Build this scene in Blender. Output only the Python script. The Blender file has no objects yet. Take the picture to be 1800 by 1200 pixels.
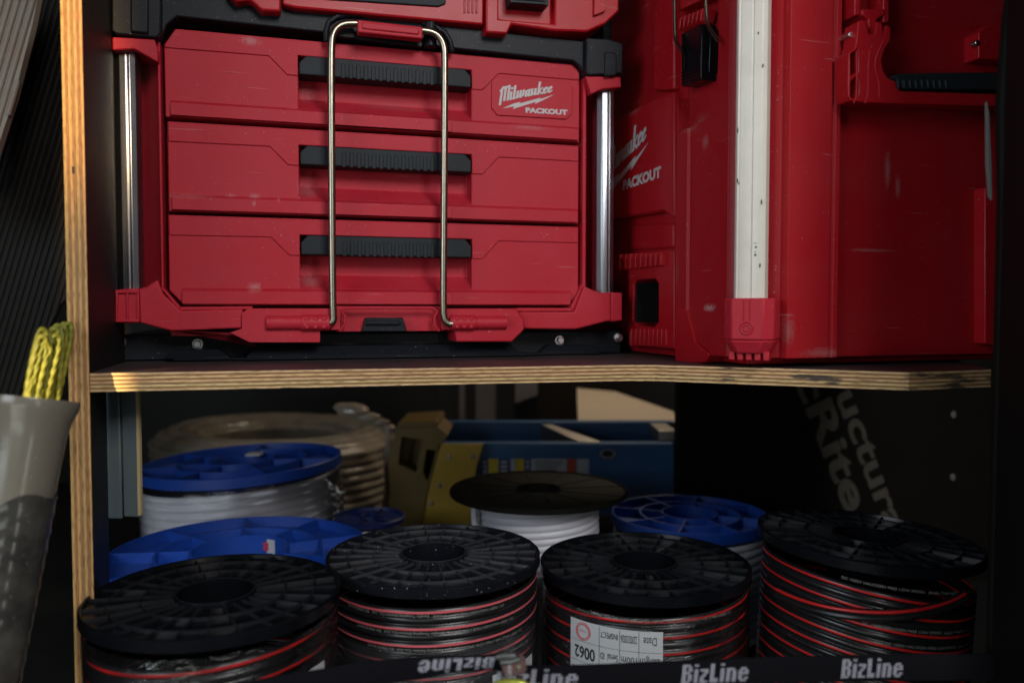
import bpy, bmesh, math, random
from mathutils import Vector, Matrix
random.seed(7)
R = math.radians
sc = bpy.context.scene
col = sc.collection

# ---------------------------------------------------------------- camera, world, lights, exposure
CAMZ, PITCH, FPX = 0.5, math.atan(55 / 1400), 1400.0
cam_d = bpy.data.cameras.new('camera')
cam = bpy.data.objects.new('camera', cam_d); col.objects.link(cam)
cam.location = (0, 0, CAMZ); cam.rotation_euler = (math.pi / 2 - PITCH, 0, 0)
cam_d.sensor_width = 36; cam_d.lens = FPX / 1800 * 36
cam_d.clip_start = 0.02; cam_d.clip_end = 60
cam_d.dof.use_dof = True; cam_d.dof.focus_distance = 0.84; cam_d.dof.aperture_fstop = 3.2
sc.camera = cam

world = bpy.data.worlds.new('World'); sc.world = world; world.use_nodes = True
wb = world.node_tree.nodes['Background']
wb.inputs[0].default_value = (0.55, 0.75, 1.0, 1); wb.inputs[1].default_value = 0.012

def lamp(name, kind, loc, aim, energy, color, **kw):
    d = bpy.data.lights.new(name, kind); d.energy = energy; d.color = color
    for k, v in kw.items(): setattr(d, k, v)
    o = bpy.data.objects.new(name, d); col.objects.link(o); o.location = loc
    o.rotation_euler = (Vector(aim) - Vector(loc)).to_track_quat('-Z', 'Y').to_euler()
    return o
lamp('daylight_opening', 'AREA', (0.74, -0.98, 1.6), (-0.26, 0.88, 0.52), 8.2, (1.0, 0.985, 0.98), shape='RECTANGLE', size=0.8, size_y=0.7, spread=R(95))
lamp('sky_glow', 'AREA', (-1.1, -0.5, 0.9), (0.2, 0.9, 0.5), 5.0, (0.84, 0.92, 1.0), size=0.8, spread=R(120))
lamp('low_sun_on_upright', 'SPOT', (1.4, -3.3, 2.0), (-0.396, 0.7177, 0.735), 2500, (1.0, 0.60, 0.20), spot_size=R(4.4), spot_blend=0.6, shadow_soft_size=0.04).scale = (0.17, 1, 1)
lamp('low_sun_on_rope', 'SPOT', (-2.2, -3.4, 2.0), (-0.3800, 0.632, 0.452), 4200, (1.0, 0.78, 0.36), spot_size=R(0.34), spot_blend=0.5, shadow_soft_size=0.01).scale = (0.28, 1, 1)
lamp('far_door_light', 'AREA', (0.30, 1.85, 1.0), (0.15, 1.55, 0.2), 2.4, (1.0, 0.82, 0.6), size=0.35)
lamp('added_streak_lamp', 'AREA', (0.95, -0.9, 0.55), (-0.3, 0.7, 0.4), 2.2, (1.0, 0.97, 0.9), shape='RECTANGLE', size=0.16, size_y=1.0)  # added strip lamp that puts streaks on pipe, rods and cables
lamp('low_front_fill', 'AREA', (-0.55, -0.95, 0.12), (0.0, 1.2, 0.3), 3.4, (0.95, 1.0, 0.90), shape='RECTANGLE', size=1.1, size_y=0.35)  # added low fill lamp to lift the panel lettering and spool fronts
vs = sc.view_settings
vs.view_transform = 'Standard'; vs.look = 'None'; vs.exposure = 0; vs.gamma = 1; vs.use_curve_mapping = False

# ---------------------------------------------------------------- geometry helpers
CP, SP = math.cos(PITCH), math.sin(PITCH)
CAM = Vector((0, 0, CAMZ))
def ray(px, py):
    x, y = (px - 900) / FPX, (600 - py) / FPX
    return Vector((x, CP + y * SP, -SP + y * CP))
def at(px, py, Y):
    d = ray(px, py); return CAM + d * (Y / d.y)
def onz(px, py, z):
    d = ray(px, py); return CAM + d * ((z - CAMZ) / d.z)

class Frame:
    """An upright frame standing at a point, turned about z: measurements of one thing are taken in it."""
    def __init__(s, o, ang): s.o = Vector(o); s.a = ang; s.u = Vector((math.cos(ang), math.sin(ang), 0)); s.v = Vector((-math.sin(ang), math.cos(ang), 0))
    def loc(s, w):
        d = w - s.o; return Vector((d.dot(s.u), d.dot(s.v), d.z))
    def L(s, px, py, y):
        d = ray(px, py); t = (y - (CAM - s.o).dot(s.v)) / d.dot(s.v); q = s.loc(CAM + d * t); return (q.x, q.z)
    def S(s, px, py, x):
        d = ray(px, py); t = (x - (CAM - s.o).dot(s.u)) / d.dot(s.u); q = s.loc(CAM + d * t); return (q.y, q.z)
    def Ls(s, pts, y): return [s.L(a, b, y) for a, b in pts]
    def Ss(s, pts, x): return [s.S(a, b, x) for a, b in pts]
    def empty(s, name):
        o = bpy.data.objects.new(name, None); col.objects.link(o); o.location = s.o; o.rotation_euler = (0, 0, s.a)
        o.empty_display_size = 0.05; return o

def tag(o, label=None, cat=None, group=None, kind=None):
    if label: o['label'] = label
    if cat: o['category'] = cat
    if group: o['group'] = group
    if kind: o['kind'] = kind
    return o

class MB:
    def __init__(s): s.v = []; s.f = []; s.m = []
    def add(s, vs, fs, m=0):
        n = len(s.v); s.v += [tuple(p) for p in vs]
        for f in fs: s.f.append([n + i for i in f]); s.m.append(m)
        return s
    def prism(s, pts, lo, hi, ax='y', m=0):
        """closed outline swept between lo and hi along axis ax; outline is (x,z) for y, (y,z) for x, (x,y) for z"""
        mk = {'y': lambda a, b, c: (a, c, b), 'x': lambda a, b, c: (c, a, b), 'z': lambda a, b, c: (a, b, c)}[ax]
        n = len(pts)
        vs = [mk(a, b, lo) for a, b in pts] + [mk(a, b, hi) for a, b in pts]
        return s.add(vs, [list(range(n)), list(range(2 * n - 1, n - 1, -1))] + [[i, (i + 1) % n, n + (i + 1) % n, n + i] for i in range(n)], m)
    def box(s, x0, x1, y0, y1, z0, z1, m=0):
        return s.prism([(x0, y0), (x1, y0), (x1, y1), (x0, y1)], z0, z1, 'z', m)
    def tube(s, path, r, n=12, m=0, closed=False, prof=None):
        P = [Vector(p) for p in path]; K = len(P); rings = []
        up = None
        for i, p in enumerate(P):
            a = P[(i - 1) % K] if closed or i else P[0]; b = P[(i + 1) % K] if closed or i < K - 1 else P[-1]
            t = (b - a).normalized()
            if up is None: up = t.orthogonal().normalized()
            up = (up - t * up.dot(t)).normalized(); w = t.cross(up)
            rr = r[i] if isinstance(r, (list, tuple)) else r
            rings.append([p + (up * math.cos(2 * math.pi * k / n) + w * math.sin(2 * math.pi * k / n)) * (rr * (prof(2 * math.pi * k / n, i) if prof else 1)) for k in range(n)])
        vs = [q for g in rings for q in g]; fs = []
        for i in range(K if closed else K - 1):
            j = (i + 1) % K
            for k in range(n): fs.append([i * n + k, i * n + (k + 1) % n, j * n + (k + 1) % n, j * n + k])
        if not closed: fs += [list(range(n))[::-1], [(K - 1) * n + k for k in range(n)]]
        return s.add(vs, fs, m)
    def lathe(s, prof, n=96, c=(0, 0, 0), m=0, closed=True, wob=None):
        k = len(prof); vs = []
        for i in range(n):
            a = 2 * math.pi * i / n
            for r, z in prof:
                q = r * (wob(a, z) if wob else 1)
                vs.append((c[0] + q * math.cos(a), c[1] + q * math.sin(a), c[2] + z))
        fs = []
        for i in range(n):
            j = (i + 1) % n
            for q in range(k if closed else k - 1):
                w = (q + 1) % k; fs.append([i * k + q, j * k + q, j * k + w, i * k + w])
        return s.add(vs, fs, m)
    def disc(s, r, z, n=64, m=0, c=(0, 0)):
        return s.add([(c[0] + r * math.cos(2 * math.pi * i / n), c[1] + r * math.sin(2 * math.pi * i / n), z) for i in range(n)], [list(range(n))], m)
    def build(s, name, mats, parent=None, bevel=0.0, seg=2, smooth=35, label=None, fix=True):
        me = bpy.data.meshes.new(name); me.from_pydata(s.v, [], s.f)
        for i, m in enumerate(s.m): me.polygons[i].material_index = m
        for m in (mats if isinstance(mats, (list, tuple)) else [mats]): me.materials.append(m)
        if fix:
            bm = bmesh.new(); bm.from_mesh(me); bmesh.ops.recalc_face_normals(bm, faces=bm.faces); bm.to_mesh(me); bm.free()
        if smooth:
            me.polygons.foreach_set('use_smooth', [True] * len(me.polygons)); me.set_sharp_from_angle(angle=R(smooth))
        o = bpy.data.objects.new(name, me); col.objects.link(o)
        if parent: o.parent = parent
        if bevel:
            b = o.modifiers.new('bevel', 'BEVEL'); b.width = bevel; b.segments = seg; b.limit_method = 'ANGLE'; b.angle_limit = R(32); b.use_clamp_overlap = True
        if label: o['label'] = label
        return o

def cut(o, cutters):
    """carve holes: boolean difference, made real at once"""
    tmp = []
    for mb in cutters:
        c = mb.build('cutter', [], None, smooth=0); c.matrix_world = o.parent.matrix_basis if o.parent else Matrix()
        m = o.modifiers.new('cut', 'BOOLEAN'); m.operation = 'DIFFERENCE'; m.solver = 'EXACT'; m.object = c; tmp.append(c)
    bev = [m for m in o.modifiers if m.type == 'BEVEL']
    for m in bev: m.show_viewport = False
    bpy.context.view_layer.update()
    me = bpy.data.meshes.new_from_object(o.evaluated_get(bpy.context.evaluated_depsgraph_get()))
    for m in [m for m in o.modifiers if m.type == 'BOOLEAN']: o.modifiers.remove(m)
    o.data = me
    me.polygons.foreach_set('use_smooth', [True] * len(me.polygons)); me.set_sharp_from_angle(angle=R(35))
    for m in bev: m.show_viewport = True
    for c in tmp: bpy.data.objects.remove(c)

def text_mb(s, size, bold=0.0, sx=1.0, shear=0.0, spacing=1.0):
    """letters as a flat mesh: returns (verts2d, faces, width)"""
    cu = bpy.data.curves.new('lettering', 'FONT'); cu.body = s; cu.size = size; cu.offset = bold * size; cu.shear = shear; cu.space_character = spacing; cu.resolution_u = 4
    o = bpy.data.objects.new('lettering', cu); col.objects.link(o); bpy.context.view_layer.update()
    me = bpy.data.meshes.new_from_object(o.evaluated_get(bpy.context.evaluated_depsgraph_get()))
    V = [(v.co.x * sx, v.co.y) for v in me.vertices]; F = [list(p.vertices) for p in me.polygons]
    bpy.data.objects.remove(o); bpy.data.meshes.remove(me); bpy.data.curves.remove(cu)
    x0 = min((v[0] for v in V), default=0); x1 = max((v[0] for v in V), default=0)
    return [(x - x0, y) for x, y in V], F, x1 - x0

# ---------------------------------------------------------------- materials
def nodes(name):
    m = bpy.data.materials.new(name); m.use_nodes = True; return m, m.node_tree.nodes, m.node_tree.links, m.node_tree.nodes['Principled BSDF']
def N(ns, t, **kw):
    n = ns.new(t)
    for k, v in kw.items(): setattr(n, k, v)
    return n
def ramp(ns, stops, interp='LINEAR'):
    r = ns.new('ShaderNodeValToRGB'); r.color_ramp.interpolation = interp; e = r.color_ramp.elements
    while len(e) < len(stops): e.new(0.5)
    for i, (p, c) in enumerate(stops): e[i].position = p; e[i].color = c if len(c) == 4 else (*c, 1)
    return r
def mixc(ns, ls, fac, a, b):
    m = ns.new('ShaderNodeMix'); m.data_type = 'RGBA'
    for s, v in ((m.inputs[0], fac), (m.inputs[6], a), (m.inputs[7], b)):
        if hasattr(v, 'is_output'): ls.new(v, s)
        else: s.default_value = v if not isinstance(v, tuple) else (*v, 1) if len(v) == 3 else v
    return m.outputs[2]
def plastic(name, c, rough=0.45,  dust=0.0, dustc=(0.45, 0.38, 0.35), speck=0.0, bump=0.15, bscale=900, metal=0.0, coat=0.0, spec=0.5, scale=14.0, scratch=0.0, scuffs_and_light=()):
    m, ns, ls, b = nodes(name)
    tc = N(ns, 'ShaderNodeTexCoord'); co = tc.outputs['Object']
    colr = (*c, 1)
    n1 = N(ns, 'ShaderNodeTexNoise'); n1.inputs['Scale'].default_value = scale; n1.inputs['Detail'].default_value = 6; n1.inputs['Roughness'].default_value = 0.65; ls.new(co, n1.inputs['Vector'])
    out = colr
    r1 = ramp(ns, [(0.3, (0, 0, 0)), (0.75, (1, 1, 1))]); ls.new(n1.outputs['Fac'], r1.inputs[0])
    if dust:
        k = N(ns, 'ShaderNodeMath', operation='MULTIPLY'); ls.new(r1.outputs[0], k.inputs[0]); k.inputs[1].default_value = dust
        out = mixc(ns, ls, k.outputs[0], out, dustc)
    if speck:
        n2 = N(ns, 'ShaderNodeTexNoise'); n2.inputs['Scale'].default_value = 420; n2.inputs['Detail'].default_value = 2; ls.new(co, n2.inputs['Vector'])
        r2 = ramp(ns, [(0.70, (0, 0, 0)), (0.76, (1, 1, 1))]); ls.new(n2.outputs['Fac'], r2.inputs[0])
        k = N(ns, 'ShaderNodeMath', operation='MULTIPLY'); ls.new(r2.outputs[0], k.inputs[0]); k.inputs[1].default_value = speck
        out = mixc(ns, ls, k.outputs[0], out, (0.6, 0.58, 0.58))
    if scratch:
        for q_, (ang, th) in enumerate(((0.45, 0.775), (-0.8, 0.78), (1.35, 0.775))):
            mp = N(ns, 'ShaderNodeMapping'); mp.inputs['Rotation'].default_value = (ang * 0.6, ang, 0.2); mp.inputs['Location'].default_value = (q_ * 3.1, 0, q_); mp.inputs['Scale'].default_value = (16, 16, 520); ls.new(co, mp.inputs['Vector'])
            n3 = N(ns, 'ShaderNodeTexNoise'); n3.inputs['Scale'].default_value = 1.0; n3.inputs['Detail'].default_value = 1; ls.new(mp.outputs[0], n3.inputs['Vector'])
            r3 = ramp(ns, [(th, (0, 0, 0)), (th + 0.03, (1, 1, 1))]); ls.new(n3.outputs['Fac'], r3.inputs[0])
            k = N(ns, 'ShaderNodeMath', operation='MULTIPLY'); ls.new(r3.outputs[0], k.inputs[0]); k.inputs[1].default_value = scratch
            out = mixc(ns, ls, k.outputs[0], out, (0.45, 0.2, 0.2))
    if scuffs_and_light:
        ns_ = N(ns, 'ShaderNodeTexNoise'); ns_.inputs['Scale'].default_value = 330; ns_.inputs['Detail'].default_value = 5; ls.new(co, ns_.inputs['Vector'])
        for (p, r, sc3, cc, amt) in scuffs_and_light:
            mp = N(ns, 'ShaderNodeMapping', vector_type='POINT'); mp.inputs['Scale'].default_value = tuple(1 / (r * q) for q in sc3); mp.inputs['Location'].default_value = tuple(-a_ / (r * q) for a_, q in zip(p, sc3)); ls.new(co, mp.inputs['Vector'])
            ln = N(ns, 'ShaderNodeVectorMath', operation='LENGTH'); ls.new(mp.outputs[0], ln.inputs[0])
            a1 = N(ns, 'ShaderNodeMath', operation='SUBTRACT'); a1.inputs[0].default_value = 1.0; ls.new(ln.outputs['Value'], a1.inputs[1]); a1.use_clamp = True
            a2 = N(ns, 'ShaderNodeMath', operation='MULTIPLY_ADD'); ls.new(a1.outputs[0], a2.inputs[0]); a2.inputs[1].default_value = 0.55; ls.new(ns_.outputs['Fac'], a2.inputs[2])
            r4 = ramp(ns, [(0.62, (0, 0, 0)), (0.86, (1, 1, 1))]); ls.new(a2.outputs[0], r4.inputs[0])
            a3 = N(ns, 'ShaderNodeMath', operation='MULTIPLY'); ls.new(r4.outputs[0], a3.inputs[0]); ls.new(a1.outputs[0], a3.inputs[1])
            a4 = N(ns, 'ShaderNodeMath', operation='MULTIPLY'); ls.new(a3.outputs[0], a4.inputs[0]); a4.inputs[1].default_value = amt * 0.6; a4.use_clamp = True
            out = mixc(ns, ls, a4.outputs[0], out, cc)
    if out is colr: b.inputs['Base Color'].default_value = colr
    else: ls.new(out, b.inputs['Base Color'])
    mr = N(ns, 'ShaderNodeMapRange'); mr.inputs['To Min'].default_value = max(0.03, rough - 0.08); mr.inputs['To Max'].default_value = min(1, rough + 0.1); ls.new(n1.outputs['Fac'], mr.inputs['Value']); ls.new(mr.outputs[0], b.inputs['Roughness'])
    b.inputs['Metallic'].default_value = metal; b.inputs['Specular IOR Level'].default_value = spec; b.inputs['Coat Weight'].default_value = coat
    if bump:
        nb = N(ns, 'ShaderNodeTexNoise'); nb.inputs['Scale'].default_value = bscale; nb.inputs['Detail'].default_value = 3; ls.new(co, nb.inputs['Vector'])
        bp = N(ns, 'ShaderNodeBump'); bp.inputs['Strength'].default_value = bump; bp.inputs['Distance'].default_value = 0.0006 if bump < 0.95 else 0.004; ls.new(nb.outputs['Fac'], bp.inputs['Height']); ls.new(bp.outputs[0], b.inputs['Normal'])
    return m
def ply(name, axis, z0, t, light, dark, layers=7, grain=(1, 1, 1), stain=0.0, wave=0.05):
    m, ns, ls, b = nodes(name)
    tc = N(ns, 'ShaderNodeTexCoord'); sp = N(ns, 'ShaderNodeSeparateXYZ'); ls.new(tc.outputs['Object'], sp.inputs[0])
    mp = N(ns, 'ShaderNodeMapping'); mp.inputs['Scale'].default_value = grain; ls.new(tc.outputs['Object'], mp.inputs['Vector'])
    nz = N(ns, 'ShaderNodeTexNoise'); nz.inputs['Scale'].default_value = 14; nz.inputs['Detail'].default_value = 4; ls.new(mp.outputs[0], nz.inputs['Vector'])
    a = N(ns, 'ShaderNodeMath', operation='SUBTRACT'); ls.new(sp.outputs[axis], a.inputs[0]); a.inputs[1].default_value = z0
    d = N(ns, 'ShaderNodeMath', operation='DIVIDE'); ls.new(a.outputs[0], d.inputs[0]); d.inputs[1].default_value = t
    n2 = N(ns, 'ShaderNodeMath', operation='MULTIPLY_ADD'); ls.new(nz.outputs['Fac'], n2.inputs[0]); n2.inputs[1].default_value = wave; ls.new(d.outputs[0], n2.inputs[2])
    st = []
    for i in range(layers):
        p = i / layers; w = 1 / layers
        c = light if i % 2 == 0 else dark
        st += [(p + 0.004, tuple(q * random.uniform(0.88, 1.1) for q in c)), (p + w * 0.86, tuple(q * random.uniform(0.85, 1.05) for q in c)), (p + w * 0.95, tuple(q * 0.42 for q in dark))]
    rp = ramp(ns, st[:31]); sub = N(ns, 'ShaderNodeMath', operation='SUBTRACT'); ls.new(n2.outputs[0], sub.inputs[0]); sub.inputs[1].default_value = wave / 2; ls.new(sub.outputs[0], rp.inputs[0])
    fine = N(ns, 'ShaderNodeTexNoise'); fine.inputs['Scale'].default_value = 260; fine.inputs['Detail'].default_value = 5; ls.new(mp.outputs[0], fine.inputs['Vector'])
    rf = ramp(ns, [(0.36, (0.32, 0.22, 0.14)), (0.52, (1, 1, 1))]); ls.new(fine.outputs['Fac'], rf.inputs[0])
    mm = N(ns, 'ShaderNodeMix'); mm.data_type = 'RGBA'; mm.blend_type = 'MULTIPLY'; mm.inputs[0].default_value = 0.75; ls.new(rp.outputs[0], mm.inputs[6]); ls.new(rf.outputs[0], mm.inputs[7])
    out = mm.outputs[2]
    if stain:
        sn = N(ns, 'ShaderNodeTexNoise'); sn.inputs['Scale'].default_value = 30; sn.inputs['Detail'].default_value = 6
        m2 = N(ns, 'ShaderNodeMapping'); m2.inputs['Scale'].default_value = (0.6, 0.6, 3.0); ls.new(tc.outputs['Object'], m2.inputs['Vector']); ls.new(m2.outputs[0], sn.inputs['Vector'])
        mr = N(ns, 'ShaderNodeMapRange'); mr.inputs['From Min'].default_value = 0.10; mr.inputs['From Max'].default_value = 0.40; mr.inputs['To Min'].default_value = 0; mr.inputs['To Max'].default_value = 0.16; ls.new(sp.outputs[0], mr.inputs['Value'])
        ad = N(ns, 'ShaderNodeMath', operation='ADD'); ls.new(sn.outputs['Fac'], ad.inputs[0]); ls.new(mr.outputs[0], ad.inputs[1])
        r4 = ramp(ns, [(0.66, (0, 0, 0)), (0.72, (1, 1, 1))]); ls.new(ad.outputs[0], r4.inputs[0])
        k = N(ns, 'ShaderNodeMath', operation='MULTIPLY'); ls.new(r4.outputs[0], k.inputs[0]); k.inputs[1].default_value = stain
        out = mixc(ns, ls, k.outputs[0], out, (0.025, 0.02, 0.017))
    ls.new(out, b.inputs['Base Color']); b.inputs['Roughness'].default_value = 0.75
    bp = N(ns, 'ShaderNodeBump'); bp.inputs['Strength'].default_value = 0.5; bp.inputs['Distance'].default_value = 0.0008; ls.new(rp.outputs[0], bp.inputs['Height']); ls.new(bp.outputs[0], b.inputs['Normal'])
    return m
def film_wrap(name, fac=0.12, haze=0.03):
    m, ns, ls, b = nodes(name)
    tr = N(ns, 'ShaderNodeBsdfTransparent'); gl = N(ns, 'ShaderNodeBsdfGlossy'); gl.inputs['Roughness'].default_value = 0.06; df = N(ns, 'ShaderNodeBsdfDiffuse'); df.inputs[0].default_value = (0.7, 0.72, 0.8, 1)
    tc = N(ns, 'ShaderNodeTexCoord'); mp = N(ns, 'ShaderNodeMapping'); mp.inputs['Scale'].default_value = (1, 1, 2.6); mp.inputs['Rotation'].default_value = (0.15, 0.22, 0); ls.new(tc.outputs['Object'], mp.inputs['Vector'])
    nz = N(ns, 'ShaderNodeTexNoise'); nz.inputs['Scale'].default_value = 30; nz.inputs['Detail'].default_value = 5; nz.inputs['Distortion'].default_value = 1.2; ls.new(mp.outputs[0], nz.inputs['Vector'])
    bp = N(ns, 'ShaderNodeBump'); bp.inputs['Strength'].default_value = 0.8; bp.inputs['Distance'].default_value = 0.004; ls.new(nz.outputs['Fac'], bp.inputs['Height']); ls.new(bp.outputs[0], gl.inputs['Normal'])
    fr = N(ns, 'ShaderNodeFresnel'); fr.inputs['IOR'].default_value = 1.45; ls.new(bp.outputs[0], fr.inputs['Normal'])
    ad = N(ns, 'ShaderNodeMath', operation='ADD'); ls.new(fr.outputs[0], ad.inputs[0]); ad.inputs[1].default_value = fac; ad.use_clamp = True
    m1 = N(ns, 'ShaderNodeMixShader'); m1.inputs[0].default_value = haze; ls.new(tr.outputs[0], m1.inputs[1]); ls.new(df.outputs[0], m1.inputs[2])
    m2 = N(ns, 'ShaderNodeMixShader'); ls.new(ad.outputs[0], m2.inputs[0]); ls.new(m1.outputs[0], m2.inputs[1]); ls.new(gl.outputs[0], m2.inputs[2])
    ls.new(m2.outputs[0], ns['Material Output'].inputs['Surface'])
    return m

RED = plastic('red_plastic', (0.40, 0.010, 0.022), 0.5, dust=0.12, dustc=(0.40, 0.14, 0.19), speck=0.28, scratch=0.35, bump=0.12, spec=0.2)
RED2 = plastic('red_plastic_clean', (0.36, 0.004, 0.010), 0.38, dust=0.05, dustc=(0.4, 0.15, 0.14), speck=0.3, scratch=0.4, bump=0.12, spec=0.3)
BLACK = plastic('black_plastic', (0.007, 0.0085, 0.012), 0.42, dust=0.04, dustc=(0.12, 0.12, 0.13), speck=0.3, spec=0.15)
GRIP = plastic('grip_rubber', (0.012, 0.016, 0.020), 0.5, spec=0.15, dust=0.04, dustc=(0.2, 0.2, 0.2), bump=0.1)
FILM = plastic('film_face', (0.022, 0.017, 0.018), 0.5, dust=0.25, dustc=(0.12, 0.09, 0.09), speck=0.7, bump=0.2)
DARKF = plastic('film_dark', (0.006, 0.006, 0.007), 0.5, spec=0.25, bump=0.1)
DARK = plastic('dark_panel', (0.012, 0.011, 0.010), 0.6, dust=0.1, dustc=(0.04, 0.04, 0.035), bump=0.1)
ALU = plastic('aluminium', (0.34, 0.36, 0.40), 0.32, metal=1.0, bump=0.06, dust=0.35, dustc=(0.25, 0.24, 0.24))
WALU = plastic('painted_aluminium', (0.70, 0.66, 0.58), 0.4, dust=0.3, dustc=(0.42, 0.39, 0.33), bump=0.05, scratch=0.0, speck=0.0, scale=30)
ZINC = plastic('zinc_wire', (0.30, 0.28, 0.22), 0.30, metal=1.0, dust=0.5, dustc=(0.16, 0.13, 0.08), bump=0.08, scale=60)
STEEL = plastic('steel', (0.6, 0.6, 0.6), 0.3, metal=1.0, bump=0.05)
WHITE = plastic('white_print', (0.46, 0.44, 0.44), 0.6, bump=0)
SPBLK = plastic('spool_black', (0.003, 0.0035, 0.005), 0.22, spec=0.16, dust=0.05, dustc=(0.05, 0.05, 0.06), bump=0.12, bscale=500)
SPDUST = plastic('spool_dusty', (0.004, 0.005, 0.008), 0.3, spec=0.18, dust=0.1, dustc=(0.06, 0.06, 0.07), speck=0.95, bump=0.15)
MATB = plastic('dull_black', (0.004, 0.004, 0.0035), 0.5, spec=0.08, dust=0.2, dustc=(0.02, 0.018, 0.008), bump=0.1)
RIBM = plastic('highlit_black_rib', (0.006, 0.007, 0.009), 0.25, spec=0.35, dust=0.3, dustc=(0.05, 0.05, 0.055), bump=0.1)  # lighter than the flange: rib edge highlights put into the colour
RIBD_ = plastic('dusty_rib', (0.014, 0.015, 0.018), 0.35, dust=0.3, dustc=(0.14, 0.14, 0.16), speck=0.6, bump=0.1)
BLUE = plastic('blue_plastic', (0.005, 0.048, 0.32), 0.42, dust=0.2, dustc=(0.05, 0.10, 0.24), speck=0.25, bump=0.08)
NAVY = plastic('navy_plastic', (0.003, 0.012, 0.09), 0.45, bump=0.08)
CBLK = plastic('cable_black', (0.009, 0.009, 0.010), 0.26, bump=0.05, dust=0.05, dustc=(0.06, 0.06, 0.06))
CRED = plastic('cable_red', (0.50, 0.012, 0.012), 0.35, bump=0.04)
CPINK = plastic('cable_red_hazed', (0.55, 0.10, 0.12), 0.35, bump=0.04)
CWHT = plastic('cable_white', (0.62, 0.62, 0.68), 0.4, dust=0.15, dustc=(0.4, 0.38, 0.36), bump=0.05)
INK = plastic('grey_ink', (0.22, 0.22, 0.20), 0.7, bump=0)
BLKINK = plastic('black_ink', (0.015, 0.015, 0.015), 0.7, bump=0)
REDINK = plastic('red_ink', (0.5, 0.03, 0.06), 0.7, bump=0)
PAPER = plastic('label_paper', (0.42, 0.44, 0.46), 0.5, dust=0.1, bump=0.05)
WRAP = film_wrap('shrink_film', 0.045, 0.004)
WRAPH = film_wrap('shrink_film_hazy', 0.06, 0.035)

# ---------------------------------------------------------------- setting: floor, shelf carcase
SHZ, SHT = 0.445, 0.0162
m = MB(); m.box(-4, 4, -1.5, 4, -0.05, 0.0)
tag(m.build('floor', DARK), kind='structure')
m = MB(); m.box(-2.6, 2.6, 2.3, 2.34, 0.0, 2.2)
tag(m.build('backdrop_wall', DARK), 'dark wall added behind everything as a black backdrop', 'wall')  # dark backdrop added so the depth behind stays black

PS = ply('plywood_edge', 2, SHZ - SHT, SHT, (0.64, 0.43, 0.205), (0.25, 0.135, 0.052), 9, (0.35, 0.35, 6), 0.92)
e = [onz(158, 656, SHZ), onz(1098, 641, SHZ), onz(1150, 641, SHZ), onz(1598, 654, SHZ), onz(1742, 649, SHZ)]
pts = [(p.x, p.y) for p in e] + [(0.62, 1.28), (-0.60, 1.28)]
m = MB(); n = len(pts)
m.add([(x, y, SHZ - SHT) for x, y in pts] + [(x, y, SHZ) for x, y in pts], [[i, (i + 1) % n, n + (i + 1) % n, n + i] for i in range(n)], 0)
m.add([(x, y, SHZ) for x, y in pts], [list(range(n))], 1); m.add([(x, y, SHZ - SHT) for x, y in pts], [list(range(n))[::-1]], 1)
bm_sh = m.build('plywood_shelf', [PS, FILM], smooth=0, fix=False)
tag(bm_sh, 'plywood shelf with black film faces and a bare layered front edge', 'shelf')

FU = Frame((onz(158, 656, SHZ).x, onz(158, 656, SHZ).y, 0), R(15.9))
PU = ply('plywood_upright_edge', 0, -0.0168, 0.0168, (0.50, 0.29, 0.105), (0.28, 0.145, 0.045), 7, (6, 0.35, 0.35), 0.0, 0.14)
t = MB(); side = [(0.0, 0.0), (0.065, 0.0), (0.065, SHZ - SHT), (0.16, SHZ - SHT), (0.16, 1.25), (0.0, 1.25)]
t.prism(side, -0.0168, -0.0006, 'x', 0); t.prism([(a if a else 0.0005, b) for a, b in side], -0.0007, -0.0003, 'x', 1)
uo = t.build('plywood_upright', [PU, DARKF], smooth=0, fix=False); uo.location = FU.o; uo.rotation_euler = (0, 0, FU.a)
tag(uo, 'tall plywood upright with its pale layered edge facing out, left of the shelf', 'upright')
# nail slot in the edge
m = MB(); q = FU.L(129, 299, 0); m.box(q[0] - 0.001, q[0] + 0.001, -0.0006, 0.002, q[1] - 0.003, q[1] + 0.003)
m.build('staple_hole', BLKINK, uo)

# ---------------------------------------------------------------- three drawer tool box
D = Frame((-0.36, 0.84, SHZ), R(15.9))
X = lambda px, y=0.0: D.L(px, 400, y)[0]
box = D.empty('drawer_tool_box')
tag(box, 'red tool box with three drawers, black ribbed grips and a wire locking bar', 'tool box')

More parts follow.
